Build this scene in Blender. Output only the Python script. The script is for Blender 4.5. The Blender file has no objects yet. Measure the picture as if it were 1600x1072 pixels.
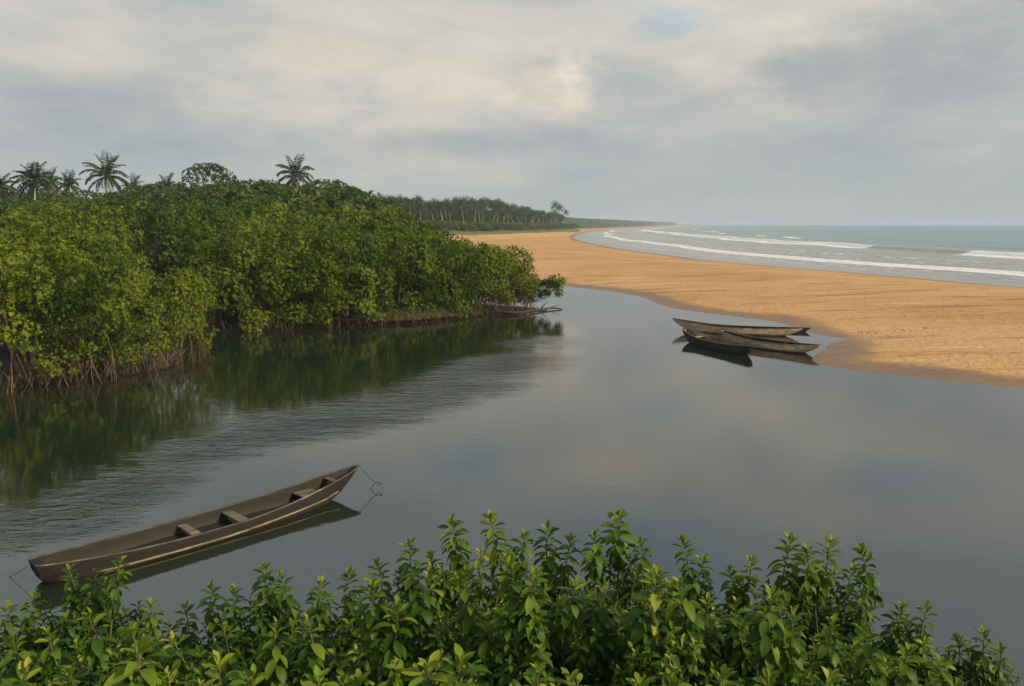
import bpy, math, random
import numpy as np
from mathutils import Vector, Matrix

random.seed(7)
RNG = np.random.default_rng(7)
R = math.radians
PI = math.pi
SC = bpy.context.scene
COL = SC.collection

# ------------------------------------------------------------------ camera
CAM_H = 7.5
FPX = 1244.0
PITCH = R(8.5)
cam_d = bpy.data.cameras.new('camera')
cam = bpy.data.objects.new('camera', cam_d)
COL.objects.link(cam)
cam.location = (0, 0, CAM_H)
cam.rotation_euler = (R(90) - PITCH, 0, 0)
cam_d.lens = 36.0 * FPX / 1600.0
cam_d.sensor_width = 36.0
cam_d.clip_start = 0.1
cam_d.clip_end = 40000
SC.camera = cam

# ------------------------------------------------------------------ sky, sun, exposure
SUN_EL, SUN_AZ = R(27), R(116)          # azimuth clockwise from +Y: behind the camera, to the right
SUN_POWER = 4.2
SKY = 0.1
SKY_CLOUD_GAIN = 1.0
EXPOSURE = 0.32
sun_d = bpy.data.lights.new('sun', 'SUN')
sun_d.energy = SUN_POWER
sun_d.angle = R(5)
sun_d.color = (1.0, 0.83, 0.60)
sun = bpy.data.objects.new('sun', sun_d)
COL.objects.link(sun)
sun_dir = Vector((math.sin(SUN_AZ) * math.cos(SUN_EL), math.cos(SUN_AZ) * math.cos(SUN_EL), math.sin(SUN_EL)))
sun.rotation_euler = sun_dir.to_track_quat('Z', 'Y').to_euler()

SC.view_settings.view_transform = 'Standard'
SC.view_settings.look = 'None'
SC.view_settings.gamma = 1
SC.view_settings.use_curve_mapping = False
SC.view_settings.exposure = EXPOSURE
SC.cycles.max_bounces = 7
SC.cycles.diffuse_bounces = 3
SC.cycles.glossy_bounces = 3
SC.cycles.transmission_bounces = 3
SC.cycles.transparent_max_bounces = 6
SC.cycles.volume_bounces = 0
SC.cycles.sample_clamp_indirect = 6
SC.cycles.use_denoising = True


class NT:
    """thin helper round a node tree"""
    def __init__(self, tree):
        self.t = tree
        self.t.nodes.clear()

    def n(self, typ, **kw):
        nd = self.t.nodes.new(typ)
        ins = kw.pop('ins', {})
        for k, v in kw.items():
            setattr(nd, k, v)
        for k, v in ins.items():
            self.put(nd.inputs[k], v)
        return nd

    def put(self, sock, v):
        if isinstance(v, bpy.types.NodeSocket):
            self.t.links.new(v, sock)
        elif isinstance(v, bpy.types.Node):
            self.t.links.new(v.outputs[0], sock)
        else:
            if isinstance(v, tuple) and len(v) == 3 and sock.type == 'RGBA':
                v = v + (1,)
            sock.default_value = v

    def m(self, op, a, b=None, c=None, clamp=False):
        nd = self.t.nodes.new('ShaderNodeMath')
        nd.operation = op
        nd.use_clamp = clamp
        self.put(nd.inputs[0], a)
        if b is not None:
            self.put(nd.inputs[1], b)
        if c is not None:
            self.put(nd.inputs[2], c)
        return nd.outputs[0]

    def v(self, op, a, b=None, scale=None):
        nd = self.t.nodes.new('ShaderNodeVectorMath')
        nd.operation = op
        self.put(nd.inputs[0], a)
        if b is not None:
            self.put(nd.inputs[1], b)
        if scale is not None:
            self.put(nd.inputs['Scale'], scale)
        return nd.outputs['Value'] if op in ('LENGTH', 'DOT_PRODUCT', 'DISTANCE') else nd.outputs[0]

    def noise(self, vec, scale, detail=3.0, rough=0.55, dist=0.0, color=False):
        nd = self.n('ShaderNodeTexNoise', ins={'Scale': scale, 'Detail': detail, 'Roughness': rough, 'Distortion': dist})
        if vec is not None:
            self.put(nd.inputs['Vector'], vec)
        return nd.outputs['Color' if color else 'Fac']

    def ramp(self, fac, stops, interp='LINEAR'):
        nd = self.t.nodes.new('ShaderNodeValToRGB')
        cr = nd.color_ramp
        cr.interpolation = interp
        while len(cr.elements) < len(stops):
            cr.elements.new(0.5)
        for e, (p, c) in zip(cr.elements, stops):
            e.position = p
            e.color = (c, c, c, 1) if isinstance(c, (int, float)) else tuple(c) + (1,)
        self.put(nd.inputs[0], fac)
        return nd.outputs[0]

    def mix(self, fac, a, b, mode='MIX'):
        nd = self.t.nodes.new('ShaderNodeMix')
        nd.data_type = 'RGBA'
        nd.blend_type = mode
        self.put(nd.inputs[0], fac)
        self.put(nd.inputs[6], a)
        self.put(nd.inputs[7], b)
        return nd.outputs[2]

    def step(self, x, lo, hi, smooth=True):
        nd = self.t.nodes.new('ShaderNodeMapRange')
        nd.interpolation_type = 'SMOOTHSTEP' if smooth else 'LINEAR'
        self.put(nd.inputs['Value'], x)
        self.put(nd.inputs['From Min'], lo)
        self.put(nd.inputs['From Max'], hi)
        return nd.outputs['Result']

    def scale(self, vec, s, rot=0.0, loc=(0, 0, 0)):
        nd = self.n('ShaderNodeMapping', ins={'Vector': vec, 'Scale': s, 'Location': loc})
        nd.inputs['Rotation'].default_value = (0, 0, rot)
        return nd.outputs[0]


world = bpy.data.worlds.new('World')
SC.world = world
world.use_nodes = True
w = NT(world.node_tree)
sky = w.n('ShaderNodeTexSky', sky_type='NISHITA', sun_disc=False, sun_elevation=SUN_EL, sun_rotation=SUN_AZ,
          altitude=0, air_density=1.2, dust_density=1.5, ozone_density=1.0)
dirn = w.n('ShaderNodeTexCoord').outputs['Generated']
sep = w.n('ShaderNodeSeparateXYZ', ins={'Vector': dirn})
el = w.m('MULTIPLY', w.m('ARCSINE', sep.outputs['Z']), 180 / PI)
az = w.m('MULTIPLY', w.m('ARCTAN2', sep.outputs['X'], sep.outputs['Y']), 180 / PI)
sq = w.scale(dirn, (1, 1, 2.6))
warp = w.noise(sq, 4.5, 6, 0.62)
warp2 = w.noise(w.scale(dirn, (1, 1, 2.0), loc=(3, 1, 2)), 7.0, 7, 0.66)
warpA = w.m('SUBTRACT', warp, 0.5)
warpB = w.m('SUBTRACT', warp2, 0.5)


def blob(a0, e0, sa, se, edge=0.55, wv=1.6):
    dx = w.m('DIVIDE', w.m('SUBTRACT', az, a0), sa)
    dy = w.m('DIVIDE', w.m('SUBTRACT', el, e0), se)
    d = w.m('SQRT', w.m('ADD', w.m('MULTIPLY', dx, dx), w.m('MULTIPLY', dy, dy)))
    d = w.m('ADD', d, w.m('MULTIPLY', warpA, wv))
    d = w.m('ADD', d, w.m('MULTIPLY', warpB, wv))
    return w.step(d, 1.0, edge)


warpC = w.m('SUBTRACT', w.noise(w.scale(dirn, (1, 1, 1.3), loc=(5, 5, 1)), 17.0, 6, 0.6), 0.5)


def billow(a0, e0, sa, se, edge=0.5):
    dx = w.m('DIVIDE', w.m('SUBTRACT', az, a0), sa)
    dy = w.m('DIVIDE', w.m('SUBTRACT', el, e0), se)
    d = w.m('SQRT', w.m('ADD', w.m('MULTIPLY', dx, dx), w.m('MULTIPLY', dy, dy)))
    d = w.m('ADD', d, w.m('MULTIPLY', warpA, 0.8))
    d = w.m('ADD', d, w.m('MULTIPLY', warpC, 1.7))
    return w.step(d, 1.0, edge)


def addmax(*xs):
    r = xs[0]
    for x in xs[1:]:
        r = w.m('MAXIMUM', r, x)
    return r


big = w.noise(w.scale(dirn, (1, 1, 3.2), loc=(7, 2, 5)), 2.6, 5, 0.55, 0.4)
mid = w.noise(w.scale(dirn, (1, 1, 3.6), loc=(1, 9, 3)), 6.0, 6, 0.58, 0.3)
tone = w.m('ADD', w.m('MULTIPLY', big, 0.65), w.m('MULTIPLY', mid, 0.35))
cloud = w.ramp(tone, [(0.32, (0.285, 0.325, 0.35)), (0.46, (0.385, 0.402, 0.400)), (0.56, (0.49, 0.472, 0.430)), (0.68, (0.58, 0.54, 0.47))])
grey = addmax(blob(25, 10.5, 15, 4.0, 0.1), w.m('MULTIPLY', blob(-1, 5.6, 16, 1.7, 0.1), 0.85), w.m('MULTIPLY', blob(-25, 7.5, 9, 2.4, 0.0), 0.8), w.m('MULTIPLY', blob(18, 5.0, 14, 2.0, 0.0), 0.5))
cloud = w.mix(w.m('MULTIPLY', grey, 0.75), cloud, (0.275, 0.31, 0.335))
warm = addmax(billow(2.2, 9.6, 6.4, 3.0, 0.2), w.m('MULTIPLY', blob(-12.7, 11.0, 5.5, 1.9, 0.0, 2.4), 0.75),
              w.m('MULTIPLY', blob(-3, 9.4, 9, 2.5, 0.0, 2.2), 0.7), w.m('MULTIPLY', blob(-12, 15.6, 7, 1.6, 0.0, 2.0), 0.45),
              w.m('MULTIPLY', blob(13, 10.5, 4, 1.5, 0.0, 2.0), 0.40), w.m('MULTIPLY', blob(7, 17.6, 8, 2.6, 0.0, 2.4), 0.8), w.m('MULTIPLY', blob(22, 20, 7, 2.6, 0.0, 2.4), 0.4))
cloud = w.mix(w.m('MULTIPLY', warm, 0.85), cloud, (0.62, 0.545, 0.44))
lump = w.step(warp2, 0.38, 0.66)
cloud = w.mix(w.m('MULTIPLY', w.m('MULTIPLY', warm, w.step(warp2, .50, .34)), 0.35), cloud, (0.43, 0.41, 0.385))
cloud = w.mix(w.m('MULTIPLY', w.m('MULTIPLY', warm, lump), 0.5), cloud, (0.88, 0.76, 0.60))
# bright lit edge of the tallest cumulus
rim_c = billow(4.2, 10.6, 3.6, 2.1, 0.0)
cloud = w.mix(w.m('MULTIPLY', rim_c, 0.42), cloud, (0.92, 0.81, 0.66))
# air near the horizon
hz = w.step(el, 7.0, 0.0)
cloud = w.mix(w.m('MULTIPLY', hz, 0.75), cloud, (0.345, 0.385, 0.375))
# thin openings where the blue sky shows
blue = addmax(w.m('MULTIPLY', blob(10.5, 12.9, 6.5, 2.0, 0.0, 2.0), 0.9), w.m('MULTIPLY', blob(-33, 14.5, 8, 3, 0.0, 2.0), 0.45),
              w.m('MULTIPLY', blob(-3, 17.5, 6.0, 2.2, 0.0, 2.4), 0.9), w.m('MULTIPLY', blob(9, 23, 8.5, 3.2, 0.0, 2.4), 0.85), w.m('MULTIPLY', blob(27, 16, 6, 1.6, 0.0, 2.4), 0.5),
              w.m('MULTIPLY', w.step(w.m('ADD', big, w.m('MULTIPLY', w.step(el, 18.0, 60.0), 0.10)), 0.50, 0.68), w.m('MULTIPLY', w.step(el, 16.0, 26.0), 0.8)))
skyc = w.v('MULTIPLY', sky.outputs[0], (0.9 , 1.05, 1.12))
veil = w.mix(0.6, w.v('SCALE', skyc, scale=SKY), (0.35, 0.45, 0.52))
zen = w.step(el, 11.0, 30.0)
cloud = w.mix(w.m('MULTIPLY', zen, 0.6), cloud, (0.44, 0.51, 0.585))
full = w.mix(blue, w.v('SCALE', cloud, scale=SKY_CLOUD_GAIN), veil)
bg = w.n('ShaderNodeBackground', ins={'Color': w.v('SCALE', full, scale=1 / SKY), 'Strength': SKY})
w.t.links.new(bg.outputs[0], w.n('ShaderNodeOutputWorld').inputs['Surface'])


# ------------------------------------------------------------------ numeric helpers
def G(px, py, z=0.0):
    """point of the photograph on the level z -> (x, y) in the place"""
    dx, dv = px - 800.0, py - 536.0
    drop = FPX * math.sin(PITCH) + dv * math.cos(PITCH)
    fwd = FPX * math.cos(PITCH) - dv * math.sin(PITCH)
    s = (CAM_H - z) / drop
    return dx * s, fwd * s


def at(px, py, Y):
    """point seen at (px, py) that stands Y metres away -> (x, z)"""
    dx, dv = px - 800.0, py - 536.0
    drop = FPX * math.sin(PITCH) + dv * math.cos(PITCH)
    fwd = FPX * math.cos(PITCH) - dv * math.sin(PITCH)
    s = Y / fwd
    return dx * s, CAM_H - drop * s


_H = RNG.random((256, 256))


def vnoise(x, y, seed=0):
    x = np.asarray(x, float) + seed * 17.31
    y = np.asarray(y, float) + seed * 9.77
    xi, yi = np.floor(x).astype(int), np.floor(y).astype(int)
    fx, fy = x - xi, y - yi
    fx, fy = fx * fx * (3 - 2 * fx), fy * fy * (3 - 2 * fy)
    a, b = _H[xi % 256, yi % 256], _H[(xi + 1) % 256, yi % 256]
    c, d = _H[xi % 256, (yi + 1) % 256], _H[(xi + 1) % 256, (yi + 1) % 256]
    return (a * (1 - fx) + b * fx) * (1 - fy) + (c * (1 - fx) + d * fx) * fy


def fbm(x, y, o=4, seed=0):
    s, a, t = 0, 1, 0
    for k in range(o):
        s = s + a * vnoise(x * 2 ** k, y * 2 ** k, seed + k)
        t += a
        a *= 0.5
    return s / t


def sstep(x, a, b):
    t = np.clip((np.asarray(x, float) - a) / (b - a), 0, 1)
    return t * t * (3 - 2 * t)


def seg_dist(px, py, poly, closed=True):
    d = np.full(px.shape, 1e9)
    n = len(poly)
    for i in range(n if closed else n - 1):
        (x0, y0), (x1, y1) = poly[i], poly[(i + 1) % n]
        vx, vy = x1 - x0, y1 - y0
        t = np.clip(((px - x0) * vx + (py - y0) * vy) / (vx * vx + vy * vy), 0, 1)
        d = np.minimum(d, np.hypot(px - x0 - t * vx, py - y0 - t * vy))
    return d


def inside(px, py, poly):
    r = np.zeros(px.shape, bool)
    n = len(poly)
    for i in range(n):
        (x0, y0), (x1, y1) = poly[i], poly[(i + 1) % n]
        c = (y0 > py) != (y1 > py)
        if y1 != y0:
            r ^= c & (px < (x1 - x0) * (py - y0) / (y1 - y0) + x0)
    return r


def chaikin(poly, n=2):
    for _ in range(n):
        q = []
        for i in range(len(poly)):
            a, b = poly[i], poly[(i + 1) % len(poly)]
            q.append((a[0] * .75 + b[0] * .25, a[1] * .75 + b[1] * .25))
            q.append((a[0] * .25 + b[0] * .75, a[1] * .25 + b[1] * .75))
        poly = q
    return poly


LAG = [G(1600, 607), G(1450, 592), G(1360, 581), G(1290, 573), G(1262, 563), G(1290, 545), G(1300, 531), G(1258, 517), G(1222, 504),
       G(1170, 497), G(1090, 488), G(1032, 478), G(1012, 466), G(970, 457), G(900, 449), G(860, 445),
       (-1, 101), (-12, 104), (-25, 106), (-33, 100), (-26, 90), (-12, 81), (-2, 75), G(874, 484), G(820, 490), G(760, 496), G(690, 503),
       G(600, 511), G(520, 515), G(420, 518), G(335, 519), (-24, 52), (-22.5, 48.5), G(300, 568), G(250, 582), G(170, 596), G(90, 606), G(0, 614), (-40, 33), (-80, 30), (-130, 30),
       (-130, 15), (-60, 14), (-25, 13), (-12, 12.3), (0, 12.0), (6, 11.6), (11, 10.6), (20, 7), (35, 0), (60, -12), (95, -20), (95, -10), (80, 8), (60, 18), (38, 27.5)]
LAG = chaikin(LAG, 2)

_sy = np.array([-400, 0, 30, 60, 94, 115, 145, 176, 252, 375, 466, 560, 700, 933, 1333, 3700, 6000, 9000, 13000], float)
_sx = np.array([430, 150, 112, 84, 61, 55, 46.5, 38.5, 32, 30, 35, 45, 62, 97, 187, 750, 1400, 2300, 3300], float)
_dy = np.arange(-400, 13000, 2.0)
_dx = np.interp(_dy, _sy, _sx)
_k = np.exp(-np.linspace(-2, 2, 21) ** 2)
_dx = np.convolve(np.pad(_dx, 10, mode='edge'), _k / _k.sum(), 'valid')


def shore(y):
    y = np.asarray(y, float)
    return np.interp(y, _dy, _dx) + (vnoise(y / 23.0, y * 0, 3) - .5) * 2.0


GROVE = [(-120, 230), (-60, 270), (-33, 305), (-12, 380), (10, 480), (30, 590), (48, 700), (60, 790)]   # front line of the palm grove
_gy = np.array([p[1] for p in GROVE]); _gx = np.array([p[0] for p in GROVE])


def ground_z(x, y):
    x = np.asarray(x, float); y = np.asarray(y, float)
    dl = seg_dist(x, y, LAG)
    ins = inside(x, y, LAG)
    dl = np.where(ins, -dl, dl)
    ds = shore(y) - x
    ds = ds / np.sqrt(1 + 0.0 * y)
    # sand
    up = np.where(ds > 0, 0.045 * ds, 0.045 * ds)
    sand_l = np.where(dl > 0, 0.055 * np.minimum(dl, 6) + 0.03 * np.clip(dl - 6, 0, 100), 0.05 * dl)
    sand = np.minimum(up, sand_l)
    sand = np.where(sand > 1.0, 1.0 + (sand - 1.0) * 0.35, sand)
    sand = sand + np.where(sand > 0, 1, 0) * np.clip(sand, 0, 0.5) * (fbm(x / 6, y / 9, 3, 5) - .5) * 0.35
    gl = np.interp(y, _gy, _gx) - x                       # how far behind the grove's front line
    rise = 3.2 * sstep(gl, -22, 4) + 1.2 * sstep(gl, 0, 80)
    sand = sand + np.where((y > 140) & (ds > 3), rise * sstep(ds, 3, 14), 0)
    # mangrove mud and forest floor
    mud = 0.05 * sstep(dl, 0, .3) + 0.16 * sstep(dl, .8, 3.0) + 0.02 * np.clip(dl - 2, 0, 200)
    # near bank
    bank = 0.47 * np.clip(dl, 0, 30)
    bank = np.minimum(bank, 5.3) + (fbm(x / 2, y / 2, 3, 8) - .5) * 0.25 * sstep(dl, 0, 1)
    zone_b = sstep(y, 24, 16) * sstep(x, 60, 40)
    front = np.interp(y, [20, 75, 90, 110, 160, 230, 300], [-10, 8, -6, -22, -42, -80, -200])
    zone_m = sstep(front - x, -1.0, 1.5) * (1 - zone_b)
    zone_m = np.where(y > 330, 0, zone_m)
    zone_s = 1 - np.maximum(zone_b, zone_m)
    z = sand * zone_s + mud * zone_m + bank * zone_b
    bed = np.maximum(0.22 * dl, -1.6)
    bed = np.where(zone_s > .5, np.maximum(0.06 * dl, -1.6), bed)
    z = np.where(ins, bed, z)
    z = np.where(ds < 0, np.maximum(up, -3.5), z)
    z = np.where((y > 900) & (ds > 0), np.maximum(np.minimum(0.02 * ds, 2.0), 0), z)
    return z, dl, ds, zone_m * (~ins), zone_b * (~ins), gl


def gz(x, y):
    return float(ground_z(np.array([x]), np.array([y]))[0][0])


# ------------------------------------------------------------------ mesh helpers
def link(name, me, parent=None, mats=()):
    o = bpy.data.objects.new(name, me)
    COL.objects.link(o)
    if parent is not None:
        o.parent = parent
    for m_ in mats:
        me.materials.append(m_)
    return o


def raw_mesh(name, v, f, smooth=True, attrs=None, mi=None):
    """v (N,3) floats, f (M,k) ints all with k corners"""
    v = np.asarray(v, np.float32); f = np.asarray(f, np.int32)
    me = bpy.data.meshes.new(name)
    k = f.shape[1]
    me.vertices.add(len(v)); me.vertices.foreach_set('co', v.ravel())
    me.loops.add(f.size); me.loops.foreach_set('vertex_index', f.ravel())
    me.polygons.add(len(f))
    me.polygons.foreach_set('loop_start', np.arange(len(f), dtype=np.int32) * k)
    me.polygons.foreach_set('use_smooth', np.full(len(f), smooth))
    if mi is not None:
        me.polygons.foreach_set('material_index', np.asarray(mi, np.int32))
    for an, av in (attrs or {}).items():
        at_ = me.attributes.new(an, 'FLOAT', 'POINT')
        at_.data.foreach_set('value', np.asarray(av, np.float32))
    me.update(); me.validate()
    return me


class MB:
    """collects triangles"""
    def __init__(self):
        self.v, self.f, self.a, self.n = [], [], [], 0

    def add(self, v, f, a=0.5):
        v = np.asarray(v, float).reshape(-1, 3); f = np.asarray(f, int)
        if f.shape[1] == 4:
            f = np.concatenate([f[:, [0, 1, 2]], f[:, [0, 2, 3]]])
        self.v.append(v); self.f.append(f + self.n)
        self.a.append(np.broadcast_to(np.asarray(a, float), (len(v),)))
        self.n += len(v)

    def tube(self, pts, rad, sides=6, a=0.5, cap=True):
        pts = np.asarray(pts, float); n = len(pts)
        rad = np.broadcast_to(np.asarray(rad, float), (n,))
        t = np.gradient(pts, axis=0); t /= np.linalg.norm(t, axis=1)[:, None] + 1e-9
        ref = np.array([0.0, 0, 1]) if abs(t[:, 2]).mean() < .8 else np.array([1.0, 0, 0])
        u = np.cross(t, ref); u /= np.linalg.norm(u, axis=1)[:, None] + 1e-9
        q = np.cross(t, u)
        an = np.linspace(0, 2 * PI, sides, endpoint=False)
        ring = pts[:, None] + rad[:, None, None] * (np.cos(an)[None, :, None] * u[:, None] + np.sin(an)[None, :, None] * q[:, None])
        v = ring.reshape(-1, 3)
        f = []
        for i in range(n - 1):
            for j in range(sides):
                k = (j + 1) % sides
                f.append((i * sides + j, i * sides + k, (i + 1) * sides + k, (i + 1) * sides + j))
        self.add(v, np.array(f), a)
        if cap:
            for e in (0, n - 1):
                c = [tuple(pts[e])] + [tuple(x) for x in ring[e]]
                self.add(np.array(c), np.array([(0, 1 + j, 1 + (j + 1) % sides) for j in range(sides)]), a)

    def scatter(self, tv, tf, loc, fr, rnd, ta=None):
        """template copied with frames fr (N,3,3) whose COLUMNS are the axes (scale included)"""
        N = len(loc)
        if N == 0:
            return
        v = np.einsum('nij,kj->nki', fr, tv) + loc[:, None]
        f = tf[None] + (np.arange(N) * len(tv))[:, None, None]
        a = np.repeat(rnd, len(tv))
        if ta is not None:
            a = a + np.tile(ta, N)
        self.add(v.reshape(-1, 3), f.reshape(-1, tf.shape[1]), a)

    def mesh(self, name, smooth=True):
        return raw_mesh(name, np.concatenate(self.v), np.concatenate(self.f), smooth, {'rnd': np.concatenate(self.a)})

    def build(self, name, mat, parent=None, smooth=True):
        return link(name, self.mesh(name, smooth), parent, [mat])


def frames(d, up, s=1.0, wscale=1.0, tscale=1.0):
    """Y axis along d, Z near up"""
    d = d / (np.linalg.norm(d, axis=1)[:, None] + 1e-9)
    x = np.cross(d, up); x /= np.linalg.norm(x, axis=1)[:, None] + 1e-9
    z = np.cross(x, d)
    s = np.broadcast_to(np.asarray(s, float), (len(d),))[:, None]
    return np.stack([x * s * wscale, d * s, z * s * tscale], axis=2)


def tag(o, label=None, cat=None, group=None, kind=None):
    if label: o['label'] = label
    if cat: o['category'] = cat
    if group: o['group'] = group
    if kind: o['kind'] = kind
    return o


def empty(name, loc, label=None, cat=None, group=None, rz=0.0, s=1.0):
    o = bpy.data.objects.new(name, None)
    COL.objects.link(o)
    o.empty_display_size = 0.2
    o.location = loc; o.rotation_euler = (0, 0, rz); o.scale = (s, s, s) if isinstance(s, (int, float)) else s
    return tag(o, label, cat, group)


def copy_tree(o, parent=None):
    c = o.copy(); COL.objects.link(c)
    if parent is not None: c.parent = parent
    for ch in CH.get(o.name, []):
        d = copy_tree(ch, c)
    return c


CH = {}


def register(root):
    """remember children once (Object.children walks the whole file)"""
    CH.clear()
    for o in COL.objects:
        if o.parent is not None:
            CH.setdefault(o.parent.name, []).append(o)


def material(name):
    m_ = bpy.data.materials.new(name); m_.use_nodes = True
    t = NT(m_.node_tree)
    out = t.n('ShaderNodeOutputMaterial')
    return m_, t, out


# ------------------------------------------------------------------ materials
def leaf_material(name, stops, trans=0.28, rough=0.42, spec=0.35, objvar=0.25, patch=1.2):
    m_, t, out = material(name)
    r = t.n('ShaderNodeAttribute', attribute_name='rnd').outputs['Fac']
    orr = t.n('ShaderNodeObjectInfo').outputs['Random']
    geo = t.n('ShaderNodeNewGeometry')
    pn = t.noise(geo.outputs['Position'], patch, 3, 0.6)
    f = t.m('ADD', t.m('ADD', r, t.m('MULTIPLY', t.m('SUBTRACT', orr, 0.5), objvar)), t.m('MULTIPLY', t.m('SUBTRACT', pn, 0.5), 0.7))
    col = t.ramp(f, stops)
    p = t.n('ShaderNodeBsdfPrincipled', ins={'Base Color': col, 'Roughness': rough, 'Specular IOR Level': spec})
    tr = t.n('ShaderNodeBsdfTranslucent', ins={'Color': t.mix(0.5, col, (0.16, 0.22, 0.015))})
    mx = t.n('ShaderNodeMixShader', ins={0: trans, 1: p.outputs[0], 2: tr.outputs[0]})
    t.put(out.inputs['Surface'], mx)
    return m_


M_MANG = leaf_material('mangrove_leaf', [(0.0, (0.014, 0.030, 0.003)), (0.35, (0.060, 0.102, 0.006)), (0.6, (0.130, 0.175, 0.011)), (0.85, (0.20, 0.22, 0.018)), (1.0, (0.30, 0.26, 0.04))], patch=0.35, rough=.6, spec=.15)
M_FOREST = leaf_material('forest_leaf', [(0.0, (0.020, 0.038, 0.008)), (0.4, (0.046, 0.078, 0.014)), (0.7, (0.085, 0.115, 0.022)), (1.0, (0.14, 0.15, 0.03))], rough=.6, spec=.15, patch=0.25, trans=0.2)
M_PALM = leaf_material('palm_leaf', [(0.0, (0.022, 0.038, 0.014)), (0.45, (0.052, 0.080, 0.028)), (0.8, (0.10, 0.115, 0.045)), (1.0, (0.16, 0.13, 0.06))], patch=0.15, trans=0.15, objvar=0.5)
M_SHRUB = leaf_material('shrub_leaf', [(0.0, (0.008, 0.026, 0.003)), (0.35, (0.032, 0.080, 0.005)), (0.6, (0.070, 0.135, 0.009)), (0.85, (0.15, 0.215, 0.015)), (1.0, (0.27, 0.29, 0.03))], trans=0.35, rough=0.5, spec=0.2, objvar=0.3, patch=1.4)
M_GRASS = leaf_material('grass_blade', [(0.0, (0.04, 0.06, 0.015)), (0.5, (0.09, 0.12, 0.025)), (1.0, (0.2, 0.19, 0.06))], patch=0.8)


def bark_material(name, a, b, scale=6.0, rough=0.85, stretch=(1, 1, .25)):
    m_, t, out = material(name)
    co = t.n('ShaderNodeTexCoord').outputs['Object']
    n1 = t.noise(t.scale(co, stretch), scale, 5, 0.65)
    n2 = t.noise(co, scale * .3, 3)
    col = t.mix(t.step(n2, .4, .6), t.mix(n1, a, b), t.v('MULTIPLY', t.mix(n1, a, b), (1.2, 1.05, .9)))
    bp = t.n('ShaderNodeBump', ins={'Strength': .5, 'Distance': .03, 'Height': n1})
    p = t.n('ShaderNodeBsdfPrincipled', ins={'Base Color': col, 'Roughness': rough, 'Specular IOR Level': .25, 'Normal': bp.outputs[0]})
    t.put(out.inputs['Surface'], p)
    return m_


M_ROOT = bark_material('mangrove_root', (0.022, 0.016, 0.010), (0.15, 0.11, 0.065), 5)
M_BARK = bark_material('mangrove_bark', (0.045, 0.036, 0.024), (0.18, 0.145, 0.09), 5)
M_PTRUNK = bark_material('palm_bark', (0.16, 0.13, 0.10), (0.42, 0.35, 0.27), 3, stretch=(1, 1, 3))
M_STEM = bark_material('shrub_stem', (0.06, 0.07, 0.025), (0.16, 0.15, 0.06), 20)
M_DEAD = bark_material('dead_wood', (0.015, 0.012, 0.009), (0.065, 0.048, 0.034), 4)


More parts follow.
